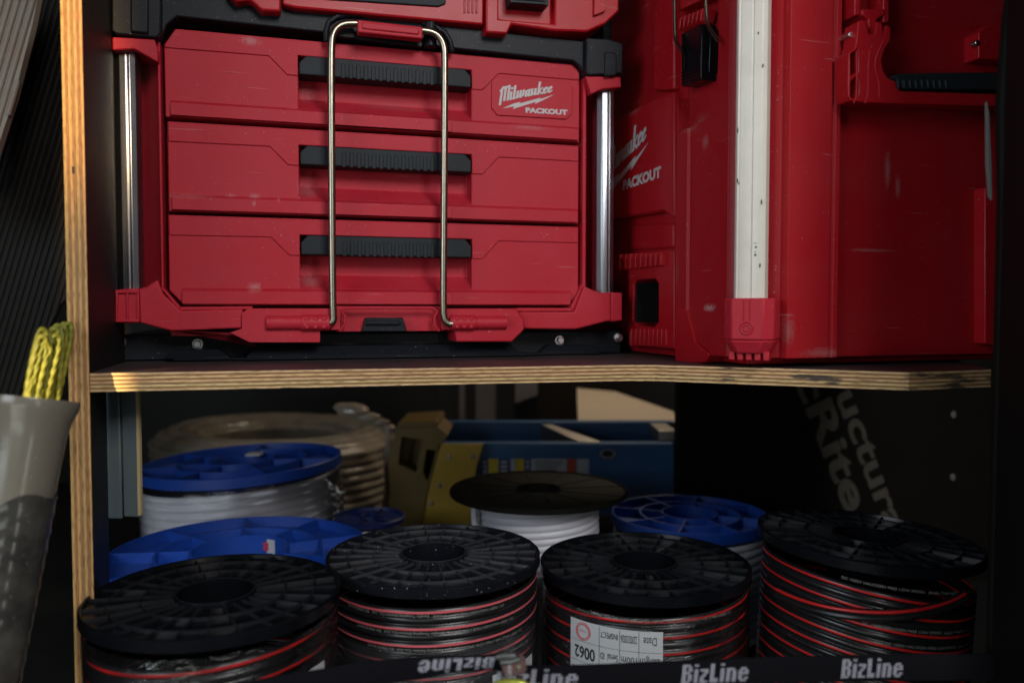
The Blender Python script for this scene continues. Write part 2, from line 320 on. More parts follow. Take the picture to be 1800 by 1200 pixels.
def dpt(px, py, y=-0.002): q = D.L(px, py, y); return (q[0], y, q[1])
WC = (0.45, 0.30, 0.30)
REDD = plastic('red_drawer_front', (0.40, 0.010, 0.022), 0.5, dust=0.12, dustc=(0.40, 0.14, 0.19), speck=0.28, scratch=0.35, bump=0.12, spec=0.2, scuffs_and_light=[
    (dpt(440, 72), 0.016, (1, 1, 0.5), WC, 0.7), (dpt(448, 345), 0.010, (1, 1, 0.6), WC, 0.6), (dpt(447, 358), 0.008, (0.4, 1, 1), WC, 0.8), (dpt(490, 353), 0.007, (0.5, 1, 1), WC, 0.6), (dpt(405, 343), 0.008, (1, 1, 0.5), WC, 0.6),
    (dpt(448, 505), 0.012, (1, 1, 0.8), WC, 0.7), (dpt(600, 212), 0.010, (0.4, 1, 1), WC, 0.5), (dpt(540, 160, 0.01), 0.02, (1, 1.6, 1), (0.3, 0.2, 0.2), 0.7), (dpt(540, 330, 0.01), 0.02, (1, 1.6, 1), (0.3, 0.2, 0.2), 0.7), (dpt(545, 490, 0.01), 0.02, (1, 1.6, 1), (0.3, 0.2, 0.2), 0.7),  # grey at the left recess ends: side light put into the colour
    (dpt(405, 128, 0.0), 0.003, (1.2, 1, 0.7), (0.05, 0.005, 0.008), 1.0), (dpt(330, 345), 0.02, (2, 1, 0.25), WC, 0.4), (dpt(930, 225), 0.02, (2, 1, 0.25), WC, 0.4), (dpt(700, 185, 0.01), 0.04, (2, 1, 0.25), (0.3, 0.2, 0.2), 0.4)])
def drawer(tl, tr, br, bl, cham, chamb):
    """one drawer from its four front corners in pixels"""
    a, b_, c, d = [D.L(*p, 0.0) for p in (tl, tr, br, bl)]
    x0, x1 = (a[0] + d[0]) / 2, (b_[0] + c[0]) / 2; zt, zb = (a[1] + b_[1]) / 2, (c[1] + d[1]) / 2; H = zt - zb
    Z = lambda t: zb + t * H
    o = [(x0, zb), (x1, zb), (x1, zt), (x0, zt)]
    cb = 0.014
    out = ([(x0 + cb, zb), (x1 - cb, zb), (x1, zb + cb * 1.1)] if chamb else [(x0, zb), (x1, zb)]) + ([(x1, zt - 0.008), (x1 - 0.008, zt), (x0 + 0.011, zt), (x0, zt - 0.017)] if cham else [(x1, zt), (x0, zt)]) + ([(x0, zb + cb * 1.1)] if chamb else [])
    h0, h1 = X(527), X(829)
    m = MB(); m.prism(out, 0.0, 0.034)
    dr = m.build('drawer', REDD, box, bevel=0.0012)
    cm = MB(); cm.prism([(-0.03, Z(0.19)), (0.0, Z(0.19)), (0.024, Z(0.36)), (0.024, Z(0.815)), (-0.03, Z(0.815))], h0, h1, 'x')
    cut(dr, [cm])
    # raised upper band with stepped groove line
    zt2 = zt - 0.0012
    top = [(x1 - 0.0012, zt - 0.0085), (x1 - 0.009, zt2), (x0 + 0.0115, zt2), (x0 + 0.0012, zt - 0.017)] if cham else [(x1 - 0.0012, zt2), (x0 + 0.0012, zt2)]
    if len(top) == 4: top = top
    L = [(X(303), Z(0.775)), (X(476), Z(0.78)), (X(508), Z(0.575)), (h0 - 0.0002, Z(0.575)), (h0 - 0.0002, Z(0.815)), (h1 + 0.0002, Z(0.815)), (h1 + 0.0002, Z(0.575)), (X(848), Z(0.575)), (X(876), Z(0.80)), (X(1012), Z(0.80))]
    band = [(x0 + 0.0012, Z(0.775))] + L[1:-1] + [(x1 - 0.0012, Z(0.80))] + top
    m = MB(); m.prism(band, -0.0016, 0.0005)
    m.build('upper_band', REDD, dr, bevel=0.0007)
    m = MB()
    for (s0, s1, dd) in ((X(304), x1 - 0.003, 0.005), (X(576), X(792), 0.0068)):
        if chamb: s0, s1 = max(s0, x0 + 0.013), min(s1, x1 - 0.012)
        m.prism([(0.0006, Z(0.012)), (-dd, Z(0.012)), (-dd, Z(0.155)), (-0.0002, Z(0.19)), (0.0006, Z(0.19))], s0, s1, 'x')
    m.build('lower_lip', REDD, dr, bevel=0.0008)
    # black grip with ribs
    g0, g1, ga, gb = X(529), X(827), Z(0.585), Z(0.808)
    m = MB(); c = 0.0075
    m.prism([(g0, ga), (g1, ga), (g1, gb - c), (g1 - c, gb), (g0 + c, gb), (g0, gb - c)], -0.0045, 0.022)
    gr = m.build('grip', GRIP, dr, bevel=0.0011)
    m = MB()
    for i in range(13):
        x = X(605) + (X(759) - X(605)) * i / 12; w = 0.0022
        zz = ga - 0.0012; zh = gb - 0.0052
        m.prism([(x - w, zz), (x + w, zz), (x + w, zh - 0.0012), (x + w * 0.4, zh), (x - w * 0.4, zh), (x - w, zh - 0.0012)], -0.0060, -0.0040)
    m.build('grip_ribs', GRIP, gr, bevel=0.0006)
    return dr, Z
dr1, Z1 = drawer((288, 50), (1020, 114), (1018, 249), (290, 206), True, False)
dr2, Z2 = drawer((294, 213), (1018, 257), (1017, 393), (296, 371), False, False)
dr3, Z3 = drawer((296, 378), (1018, 399), (1016, 537), (297, 536), False, True)

# badge with brand lettering
def bolt_shape(P):
    return [P(0.0, 0.0), P(0.62, 0.50), P(0.60, 0.34), P(1.0, 0.72), P(1.0, 0.72), P(0.66, 0.45)]
def script_strokes():
    S = [[(0.0, -0.42), (0.16, 1.35), (-0.12, 1.25), (0.35, 1.75)], [(0.22, 1.5), (0.66, 1.75), (0.56, 0.0)], [(0.66, 1.6), (1.15, 1.85), (1.06, -0.02)],
         [(1.50, 1.0), (1.45, 0.0), (1.72, 0.16)], [(1.56, 1.36), (1.58, 1.54)], [(1.98, 1.75), (1.92, 0.0), (2.2, 0.16)],
         [(2.42, 1.0), (2.40, 0.06), (2.78, 0.3), (2.86, 1.0)], [(2.84, 0.6), (2.86, 0.06), (3.2, 0.3), (3.28, 1.02)],
         [(4.02, 0.9), (3.66, 0.86), (3.58, 0.06), (3.98, 0.4)], [(4.06, 1.0), (4.02, 0.04), (4.26, 0.16)],
         [(4.46, 1.0), (4.44, 0.06), (4.86, 0.4)], [(4.94, 1.0), (4.92, 0.04), (5.16, 0.16)],
         [(5.46, 1.95), (5.36, 0.0)], [(5.92, 1.0), (5.46, 0.52), (5.92, 0.0), (6.02, 0.1)],
         [(6.16, 0.46), (6.52, 0.72), (6.46, 0.98), (6.18, 0.8), (6.14, 0.14), (6.34, 0.02), (6.64, 0.26)],
         [(6.82, 0.46), (7.18, 0.72), (7.12, 0.98), (6.84, 0.8), (6.80, 0.14), (7.0, 0.02), (7.34, 0.28)]]
    return S
def add_script(mb, P, hw=0.135):
    """brushed script word; P maps (0..7.4, -0.4..1.9) to a 3-D point at height k"""
    k = 0
    for st in script_strokes():
        for (ax, ay), (bx, by) in zip(st, st[1:]):
            dx, dy = bx - ax, by - ay; l = math.hypot(dx, dy); ux, uy = dx / l, dy / l
            w = hw * (0.55 + 0.45 * abs(uy)) + (0.03 if abs(uy) > 0.9 else 0)
            e_ = 0.05; nx, ny = -uy * w, ux * w
            q = [(ax - ux * e_ + nx, ay - uy * e_ + ny), (ax - ux * e_ - nx, ay - uy * e_ - ny), (bx + ux * e_ - nx, by + uy * e_ - ny), (bx + ux * e_ + nx, by + uy * e_ + ny)]
            mb.add([P(x + 0.10 * y, y, k * 0.000012) for x, y in q], [[0, 1, 2, 3]]); k += 1
def lerp2(o, ex, ey):
    return lambda x, y: (o[0] + ex[0] * x + ey[0] * y, o[1] + ex[1] * x + ey[1] * y)
BOLT = [(0.0, 0.02), (0.175, 0.17), (0.345, 0.30), (0.335, 0.245), (0.74, 0.58), (0.715, 0.49), (1.0, 0.80), (0.70, 0.375), (0.615, 0.17), (0.66, 0.28), (0.215, -0.06), (0.245, 0.08)]
BOLT = [(342, 755), (555, 662), (685, 628), (668, 660), (1060, 552), (1045, 580), (1325, 490), (1090, 605), (950, 672), (972, 628), (600, 745), (543, 768), (565, 712)]   # measured in the badge's own pixels

def badge_xy(u, v, y):           # zoomed badge measure -> local point on the drawer
    q = D.L(850 + u * 170 / 1800, 120 + v * 100 / 1059, y); return q
yb = -0.0022
m = MB(); m.prism([badge_xy(*p, 0) for p in ((145, 260), (230, 165), (1520, 250), (1640, 370), (1635, 850), (1530, 955), (250, 880), (140, 745))], -0.0021, 0.0004)
bd = m.build('badge_plate', RED, dr1, bevel=0.0006)
m = MB()
o_, ex_, ey_ = (300, 610), (132, -30), (12, -118)
def PB(x, y, k):
    s = 7.4
    q = badge_xy(308 + x * 131, 622 - x * 24 - y * 152 + (x * y) * 6.5, yb); return (q[0], yb - 0.0002 - k, q[1])
add_script(m, PB)
m.add([(q[0], yb - 0.0002, q[1]) for q in [badge_xy(*p, yb) for p in BOLT]], [[0, 1, 12], [1, 2, 3, 10, 11, 12], [3, 4, 5, 8, 9, 10], [5, 6, 7, 8]])
tv, tf, tw = text_mb('PACKOUT', 1.0, 0.055, 1.2)
def badge_word(x, y):
    u = 782 + x / tw * 780; v = 822 + (x / tw) * 46 - y * 122; q = badge_xy(u, v, yb); return (q[0], yb - 0.0002, q[1])
m.add([badge_word(*p) for p in tv], tf)
m.build('brand_lettering', WHITE, dr1, smooth=0, fix=False)

# red carcase: ridge round the drawers, side channels, brackets, sill
m = MB()
for (p, q) in (((283, 72), (288, 512)), ((1021, 140), (1027, 505))):
    m.prism([(X(p[0]), D.L(p[0], p[1], 0)[1]), (X(q[0]), D.L(q[0], p[1], 0)[1]), (X(q[0]), D.L(q[0], q[1], 0)[1]), (X(p[0]), D.L(p[0], q[1], 0)[1])], -0.006, 0.36)
m.prism(D.Ls([(283, 505), (288, 505), (318, 539), (316, 546)], 0), -0.0062, 0.05)
m.prism(D.Ls([(316, 546), (318, 539), (445, 538), (445, 544)], 0), -0.0064, 0.05)
m.prism(D.Ls([(1026, 498), (1021, 498), (1000, 540), (1004, 546)], 0), -0.0062, 0.05)
m.prism(D.Ls([(905, 541), (905, 548), (1004, 547), (1002, 541)], 0), -0.0064, 0.05)
for xa, xb, xc in ((X(283) + 0.0006, X(252), X(206)), (X(1026) - 0.0006, X(1046), X(1082))):
    zb_, zt_ = D.L(280, 515, 0)[1], D.L(280, 85, 0)[1]
    m.prism([(xa, 0.001), (xa, 0.36), (xc, 0.36), (xc, 0.055), (xb, 0.034), ((xa + xb) / 2, 0.014)], zb_, zt_, 'z')
m.box(X(284), X(1024), 0.036, 0.35, D.L(500, 570, 0)[1], D.L(500, 60, 0)[1])
m.build('side_frame', RED, box, bevel=0.0012)
m = MB()
m.prism(D.Ls([(247, 509), (262, 504), (280, 492), (289, 516), (320, 546), (428, 543), (428, 576), (305, 581), (288, 577), (247, 566)], 0), -0.014, 0.03)
m.prism(D.Ls([(199, 511), (250, 507), (253, 566), (240, 568), (203, 566)], 0), -0.021, 0.03)
m.build('corner_bracket', RED, box, bevel=0.0016)
m = MB()
for a, b_ in ((204, 208), (222, 226), (240, 245)):
    m.prism(D.Ls([(a, 514), (b_, 514), (b_, 562), (a, 562)], -0.021), -0.0235, -0.019)
m.prism(D.Ls([(203, 511), (246, 509), (246, 515), (203, 516)], -0.021), -0.0237, -0.019)
m.prism(D.Ls([(203, 561), (246, 561), (246, 566), (203, 566)], -0.021), -0.0237, -0.019)
m.build('bracket_rim', RED, box, bevel=0.0007)
m = MB()
m.prism(D.Ls([(1020, 503), (1034, 510), (1046, 514), (1082, 516), (1083, 562), (1060, 564), (1005, 578), (916, 577), (905, 548), (1003, 548)], 0), -0.014, 0.03)
m.prism(D.Ls([(1064, 514), (1083, 515), (1083, 563), (1064, 565)], 0), -0.019, 0.03)
m.build('corner_bracket', RED, box, bevel=0.0016)
# top caps
for pp in (((203, 74), (276, 78), (282, 98), (282, 118), (246, 98), (240, 95), (203, 97)), ((1021, 140), (1082, 142), (1083, 160), (1050, 163), (1030, 172))):
    m = MB(); m.prism(D.Ls(pp, 0), -0.016, 0.04); m.build('rod_cap', RED, box, bevel=0.0014)
# hinge blocks on the sill
m = MB()
m.prism(D.Ls([(437, 542), (597, 542), (597, 579), (562, 580), (562, 601), (440, 601), (405, 584), (426, 577), (426, 550)], -0.01), -0.020, 0.03)
m.prism(D.Ls([(440, 601), (405, 584), (300, 580), (300, 590), (420, 590)], 0.0), 0.0, 0.03)
m.build('hinge_block', RED, box, bevel=0.0014)
m = MB()
m.prism(D.Ls([(773, 542), (903, 542), (916, 560), (918, 578), (896, 600), (799, 600), (796, 580), (773, 579)], -0.01), -0.020, 0.03)
m.build('hinge_block', RED, box, bevel=0.0014)
m = MB()
m.box(X(590), X(780), -0.004, 0.03, D.L(680, 582, 0)[1], D.L(680, 538, 0)[1])
for pth in (((597, 582), (606, 570), (606, 555), (600, 547), (610, 541), (760, 541), (770, 547), (764, 556), (764, 570), (772, 582)),):
    m.tube([(D.L(a, b_, -0.018)[0], -0.018, D.L(a, b_, -0.018)[1]) for a, b_ in pth], 0.0016, 8)
sill = m.build('sill', RED, box, bevel=0.001)
m = MB(); m.prism(D.Ls([(640, 558), (705, 558), (712, 582), (634, 582)], 0), -0.016, 0.0); m.prism(D.Ls([(646, 563), (700, 563), (704, 570), (642, 570)], -0.016), -0.021, -0.012)
m.build('release_tab', BLACK, box, bevel=0.001)
def sleeve(p0, p1, py, r, y):
    a = D.L(p0, py, y); b_ = D.L(p1, py, y); return [(a[0], y, (a[1] + b_[1]) / 2), (b_[0], y, (a[1] + b_[1]) / 2)]
for tube_px, rib_px in (((468, 582), (529, 579)), ((790, 890), (793, 834))):
    m = MB(); m.tube(sleeve(*tube_px, 567, 0, -0.021), 0.0075, 20)
    a, b_ = sleeve(*rib_px, 567, 0, -0.021); m.tube([a, b_], 0.0088, 20)
    sl = m.build('hinge_sleeve', RED, box, bevel=0.0006)
    m = MB()
    for i in range(3):
        x = a[0] + (b_[0] - a[0]) * (0.2 + 0.3 * i)
        for dz in (0.0042, -0.0042): m.box(x - 0.0022, x + 0.0022, -0.0300, -0.0235, a[2] + dz - 0.002, a[2] + dz + 0.002)
    m.build('sleeve_ribs', RED, sl, bevel=0.0008)

# aluminium corner rods
def rod(cx, y, r, py0, py1, mat_, prof, px):
    z0, z1 = D.L(px, py0, y)[1], D.L(px, py1, y)[1]
    m = MB(); m.prism([(cx + a * r, y + b_ * r) for a, b_ in prof], z0, z1, 'z'); return m.build('corner_rod', mat_, box, bevel=0.0008)
oct_ = [(-1, -0.35), (-0.62, -0.85), (-0.05, -1), (0.12, -0.94), (0.30, -1), (0.80, -0.72), (1, -0.2), (1, 0.9), (-1, 0.9)]
w = (X(249) - X(208)) / 2; rod((X(249) + X(208)) / 2, 0.004, w, 512, 90, ALU, oct_, 228)
w = (X(1079) - X(1048)) / 2; rod((X(1079) + X(1048)) / 2, 0.004, w, 518, 155, ALU, oct_, 1062)

# black lid
m = MB()
m.prism(D.Ls([(286, -60), (286, 72), (296, 49), (313, 35), (574, 63), (792, 90), (1002, 111), (1014, 120), (1022, 136), (1040, 136), (1040, 79), (860, 60), (560, 24), (430, 6), (300, -60)], 0), -0.010, 0.38)
lid = m.build('lid', BLACK, box, bevel=0.0015)
m = MB()
m.prism(D.Ls([(203, -60), (203, 66), (212, 72), (282, 78), (288, 68), (288, -60)], 0), -0.020, 0.38)
m.prism(D.Ls([(230, -60), (230, 58), (262, 61), (262, -60)], -0.02), -0.0235, -0.018)
m.build('lid_corner', BLACK, lid, bevel=0.0018); m = MB()
m.prism(D.Ls([(1020, 134), (1023, 141), (1083, 138), (1084, 86), (1058, 78), (1020, 76)], 0), -0.020, 0.38)
m.prism(D.Ls([(1062, 92), (1062, 136), (1083, 134), (1083, 94)], -0.02), -0.0225, -0.018)
m.build('lid_corner', BLACK, lid, bevel=0.0018)
m = MB()
def pth(pts, y): return [(D.L(a, b_, y)[0], y, D.L(a, b_, y)[1]) for a, b_ in pts]
m.tube(pth([(574, 74), (573, 56), (578, 40), (592, 30), (612, 26), (640, 28)], -0.012), 0.0034, 10)
m.tube(pth([(742, 40), (765, 47), (782, 58), (791, 74), (795, 92)], -0.012), 0.0034, 10)
m.prism(D.Ls([(588, 48), (620, 47), (625, 70), (588, 66)], -0.01), -0.014, -0.006)
m.prism(D.Ls([(625, 55), (742, 66), (742, 84), (625, 70)], -0.01), -0.0125, -0.006)
m.tube(pth([(757, 30), (756, 84)], -0.012), 0.007, 12)
m.build('lid_catch', BLACK, lid, bevel=0.001)

# wire locking bar
WY = -0.0255
wire = [(598, 568), (592, 569), (587, 564), (585, 550), (583, 300), (582, 80), (585, 60), (594, 47), (610, 41), (640, 43), (740, 54), (758, 56), (772, 64), (781, 80), (782, 100), (781, 300), (779, 545), (781, 562), (788, 569), (796, 569)]
wire[0:2] = [(566, 568), (578, 568)]
from mathutils.geometry import interpolate_bezier
P = pth(wire, WY)
P = [Vector(p) for p in P]
def smooth_path(P, it=2):
    for _ in range(it):
        Q = [P[0]]
        for a, b_ in zip(P, P[1:]): Q += [a.lerp(b_, 0.25), a.lerp(b_, 0.75)]
        P = Q + [P[-1]]
    return P
m = MB(); m.tube(smooth_path(P), 0.0040, 14)
wb_ = m.build('locking_bar', ZINC, box)
m = MB()
a, b_ = D.L(628, 50, WY), D.L(741, 62, WY)
m.prism([(a[0], a[1] - 0.0065), (b_[0], b_[1] - 0.0065), (b_[0], b_[1] + 0.0065), (a[0], a[1] + 0.0065)], WY - 0.0075, WY + 0.006)
m.prism([(a[0] + 0.004, a[1] - 0.003), (b_[0] - 0.004, b_[1] - 0.003), (b_[0] - 0.004, b_[1] + 0.0045), (a[0] + 0.004, a[1] + 0.0045)], WY - 0.0092, WY)
m.build('bar_grip', RED, wb_, bevel=0.0014)

# ---------------------------------------------------------------- mounting plate under it
pl = D.empty('mounting_plate')
tag(pl, 'black plastic mounting plate bolted to the shelf under the drawer box', 'mounting plate')
m = MB()
zt = D.L(300, 588, 0.03)[1]
xl, xr = X(192), X(1108)
m.box(xl, xr, 0.028, 0.40, 0.001, zt)
m.prism([(X(285), 0.03), (X(300), 0.004), (X(400), 0.004), (X(432), -0.004), (X(915), -0.004), (X(960), 0.006), (X(1060), 0.006), (X(1075), 0.03)], 0.001, 0.0035, 'z')
plt = m.build('base', BLACK, pl, bevel=0.001)
m = MB()
for (x0, x1, yb_, yt_, h) in ((X(280), X(402), 0.006, 0.016, 0.0125), (X(428), X(918), -0.002, 0.010, 0.0155), (X(955), X(1070), 0.008, 0.018, 0.0125)):
    m.add([(x0, yb_, 0.0036), (x1, yb_, 0.0036), (x1 - 0.012, yt_, h), (x0 + 0.012, yt_, h), (x0, 0.05, 0.0036), (x1, 0.05, 0.0036), (x1 - 0.012, 0.05, h), (x0 + 0.012, 0.05, h)],
          [[0, 1, 2, 3], [3, 2, 6, 7], [0, 3, 7, 4], [1, 5, 6, 2], [4, 7, 6, 5], [0, 4, 5, 1]])
m.build('front_skirt', BLACK, pl, bevel=0.0012)
for px, py in ((210, 601), (347, 605), (985, 598), (1089, 594)):
    q = D.L(px, py, 0.022); m = MB()
    c = (q[0], 0.0, q[1])
    hexp = [(q[0] + 0.0042 * math.cos(R(60 * i)), q[1] + 0.0042 * math.sin(R(60 * i))) for i in range(6)]
    m.prism([(q[0] + 0.0062 * math.cos(R(24 * i)), q[1] + 0.0062 * math.sin(R(24 * i))) for i in range(15)], 0.0245, 0.0282)
    m.prism(hexp, 0.019, 0.0246); m.build('bolt', STEEL, pl, bevel=0.0006)

# ---------------------------------------------------------------- organiser case on top
og = Frame(D.o + Vector((0, 0, D.L(600, 30, -0.02)[1])), D.a)
oz = og.o.z - D.o.z
case = og.empty('organiser_case')
tag(case, 'shallow red case with a black label plate resting on the drawer tool box', 'tool case')
def DZ(pts, y): return [(a, b_ - oz) for a, b_ in D.Ls(pts, y)]
m = MB()
m.prism(DZ([(496, -90), (496, 8), (520, 14), (850, 44), (852, -70)], -0.022), -0.022, 0.34)
m.prism(DZ([(390, -90), (400, -10), (415, 6), (440, 2), (460, 21), (494, 23), (494, -90)], -0.022), -0.026, 0.30)
m.prism(DZ([(853, -70), (853, 59), (890, 62), (898, 45), (972, 56), (1030, 58), (1062, 44), (1086, 22), (1086, -70)], -0.022), -0.026, 0.30)
cb = m.build('body', RED2, case, bevel=0.0022)
cm = MB(); cm.prism(DZ([(877, -90), (877, 33), (975, 42), (975, -90)], -0.026), -0.05, -0.014); cut(cb, [cm])
m = MB(); m.prism(DZ([(560, -60), (560, -4), (570, 0), (770, 13), (783, 8), (785, -60)], -0.022), -0.0245, -0.01); m.build('label_plate', GRIP, case, bevel=0.001)
m = MB()
for x in (815, 822, 829, 836): m.prism(DZ([(x, -60), (x, 24), (x + 3, 24), (x + 3, -60)], -0.022), -0.0235, -0.015)
m.build('moulded_ribs', RED2, case, bevel=0.0006); m = MB()
m.prism(DZ([(1042, -60), (1042, 30), (1062, 22), (1062, -60)], -0.026), -0.031, -0.02)
m.build('corner_rib', RED2, case, bevel=0.0006)
m = MB(); m.prism(DZ([(893, -80), (896, 8), (962, 13), (966, -80)], -0.03), -0.034, -0.010)
for i in range(3): m.prism(DZ([(900, -8 + i * 6), (958, -4 + i * 6), (958, -2 + i * 6), (900, -6 + i * 6)], -0.034), -0.0352, -0.03)
m.build('latch', BLACK, case, bevel=0.001)

# ---------------------------------------------------------------- tall red box on the right
c0 = at(1313, 560, 0.742)
B = Frame((c0.x, c0.y, SHZ), R(15.9))
tb = B.empty('tall_tool_box')
tag(tb, 'tall red tool box with a pale aluminium corner rod and a black gripped side handle', 'tool box')
yS = lambda px: B.S(px, 545, 0.0)[0]
xL = lambda px: B.L(px, 545, 0.0)[0]
ya, yb2, yc = yS(1187), yS(1207), yS(1272)
xd, xe = xL(1384), xL(1472)
zb_ = B.L(1420, 629, 0)[1]; ZT = 0.46
foot = [(0.014, 0.55), (0.014, ya), (0.0, ya), (0.0, yb2 + 0.002), (0.003, yb2), (0.003, yc), (0.008, yc - 0.003), (0.024, 0.020), (xd - 0.003, 0.008), (xd, 0.0), (xe - 0.010, 0.0), (xe - 0.009, 0.0022), (xe - 0.006, 0.0022), (xe - 0.005, 0.0), (xe, 0.0), (xe, 0.012), (0.335, 0.012), (0.335, 0.55)]
def fpt(px, py, x=0.003): q = B.S(px, py, x); return (x, q[0], q[1])
def spt(px, py, y=0.0): q = B.L(px, py, y); return (q[0], y, q[1])
GC = (0.30, 0.14, 0.14)
RED3 = plastic('red_tall_box', (0.32, 0.004, 0.010), 0.42, dust=0.06, dustc=(0.4, 0.15, 0.14), speck=0.3, scratch=0.4, bump=0.12, spec=0.25, scuffs_and_light=[
    (fpt(1247, 541), 0.012, (1, 1.6, 0.5), (0.55, 0.45, 0.45), 1.0), (fpt(1222, 218, 0.008), 0.034, (1, 1, 0.5), GC, 1.0), (fpt(1196, 236, 0.004), 0.008, (1, 1, 1), (0.05, 0.03, 0.035), 0.9), (fpt(1150, 330), 0.02, (1, 1, 0.6), GC, 0.4), (fpt(1190, 480), 0.02, (1, 0.8, 2), GC, 0.6),
    (fpt(1240, 250), 0.012, (1, 1, 1), WC, 0.5), (spt(1560, 300, 0.012), 0.006, (1, 1, 5), WC, 0.5), (spt(1578, 330, 0.012), 0.005, (1, 1, 4), WC, 0.5), (spt(1385, 580), 0.012, (1, 1, 2), GC, 0.8), (spt(1450, 620), 0.02, (2, 1, 0.4), GC, 0.8), (spt(1530, 440, 0.012), 0.03, (1.5, 1, 0.1), WC, 0.4)])
m = MB(); m.prism(foot, zb_, ZT, 'z')
tbody = m.build('body', RED3, tb, bevel=0.0022, seg=3)
pk_ = MB(); pk_.prism(B.Ss([(1112, 500), (1118, 492), (1150, 490), (1156, 498), (1156, 565), (1148, 575), (1118, 572), (1110, 562)], 0.0), -0.02, 0.045, 'x')
cm = MB(); cm.prism([B.S(1190, -60, 0), B.S(1190, 236, 0), B.S(1258, 196, 0), B.S(1258, -60, 0)], -0.02, 0.016, 'x')
cut(tbody, [cm, pk_])
m = MB(); m.box(0.02, 0.33, 0.03, 0.5, 0.002, zb_ + 0.004)
m.prism(B.Ss([(1187, 540), (1208, 545), (1222, 600), (1247, 622), (1240, 637), (1187, 640)], 0.0), -0.0005, 0.03, 'x')
m.build('foot', RED2, tb, bevel=0.0015)
# logo panel and front relief
m = MB()
m.prism(B.Ss([(1040, 250), (1092, 205), (1150, 172), (1184, 160), (1184, 384), (1166, 372), (1040, 392)], 0.004), 0.004, 0.02, 'x')
m.prism(B.Ss([(1170, -60), (1184, -60), (1184, 158), (1148, 160), (1148, 20)], 0.006), 0.006, 0.02, 'x')
m.prism(B.Ss([(1110, 395), (1184, 392), (1184, 436), (1110, 440)], 0.012), 0.011, 0.02, 'x')
m.build('front_relief', plastic('red_relief', (0.36, 0.004, 0.010), 0.42, dust=0.06, dustc=(0.4, 0.15, 0.14), speck=0.3, scratch=0.4, bump=0.12, spec=0.25, scuffs_and_light=[(fpt(1118, 190, 0.008), 0.03, (1, 1.6, 0.5), GC, 0.9), (fpt(1108, 118, 0.006), 0.012, (1, 1, 1.6), (0.6, 0.56, 0.5), 1.0)]), tb, bevel=0.003)
xT = 0.004 - 0.0003
def BQ(u, v, k=0.0):           # measured in the zoomed cut of the front lettering
    q = B.S(1060 + u * 220 / 1467, 220 + v * 180 / 1200, xT); return (xT - k, q[0], q[1])
m = MB()
# the word keeps its own flat proportions, laid out on the front panel
e1 = B.S(1143, 240, xT); e0 = B.S(1079, 305, xT)
zk = B.S(1132, 262, xT)
Wd = B.S(1162, 330, xT)[0]; P0 = B.S(1095, 334, xT); P1 = B.S(1162, 317, xT)
ux = (P0[0] - P1[0])            # y decreases to the right
def front(xr, zr):              # xr along the face to the right (m), zr up
    return (P0[0] - xr, P0[1] + zr)
Wp = ux; k_ = Wp / 780.0        # badge pixels -> metres, same layout as the drawer badge
def BP(u, v, k=0.0):
    dy_ = -(v - 822 - (u - 782) * 0.059) * k_ * 0.92
    q = front((u - 782) * k_, dy_); return (xT - k, q[0], q[1])
add_script(m, lambda x, y, k: BP(308 + x * 131, 622 - x * 24 - y * 152 + (x * y) * 6.5, k))
m.add([BP(*p) for p in BOLT], [[0, 1, 12], [1, 2, 3, 10, 11, 12], [3, 4, 5, 8, 9, 10], [5, 6, 7, 8]])
m.add([BP(782 + x / tw * 780, 822 + (x / tw) * 46 - y * 130) for x, y in tv], tf)
m.build('brand_lettering', WHITE, tb, smooth=0, fix=False)
# carrying slot low on the front
m = MB(); m.prism(B.Ss([(1102, 446), (1166, 440), (1183, 440), (1183, 613), (1104, 606)], 0.0), 0.001, 0.03, 'x')
so = m.build('lower_handle', RED2, tb, bevel=0.0015)
cm = MB(); cm.prism(B.Ss([(1112, 500), (1118, 492), (1150, 490), (1156, 498), (1156, 565), (1148, 575), (1118, 572), (1110, 562)], 0.0), -0.02, 0.05, 'x'); cut(so, [cm])
m = MB()
for i in range(9):
    a = 1086 + i * 9; m.prism(B.Ss([(a, 447 - i * 0.4), (a + 4, 446.6 - i * 0.4), (a + 4, 474 - i), (a, 476 - i)], -0.004), -0.004, 0.012, 'x')
m.build('lip_ribs', RED2, so, bevel=0.0006); m = MB()
for i in range(9):
    a = 1108 + i * 7.6; m.prism(B.Ss([(a, 578), (a + 3, 578), (a + 3, 608), (a, 607.5)], 0.0), -0.001, 0.012, 'x')
m.build('handle_ribs', RED2, so, bevel=0.0006)
m = MB(); m.prism(B.Ss([(1110, 490), (1158, 488), (1158, 575), (1110, 575)], 0.0), 0.0435, 0.0448, 'x'); m.box(0.003, 0.0434, 0.2505, 0.2515, 0.0362, 0.0905); m.build('slot_shade', DARKF, so)  # black plates added to stand for the shade deep in the slot
# corner rod and its bracket
ca, sa = math.cos(R(-45)), math.sin(R(-45))
def AB(a, b_): return (cA[0] + (a + b_) * 0.70711, cA[1] + (-a + b_) * 0.70711)
cA = (0.0030, 0.0030)
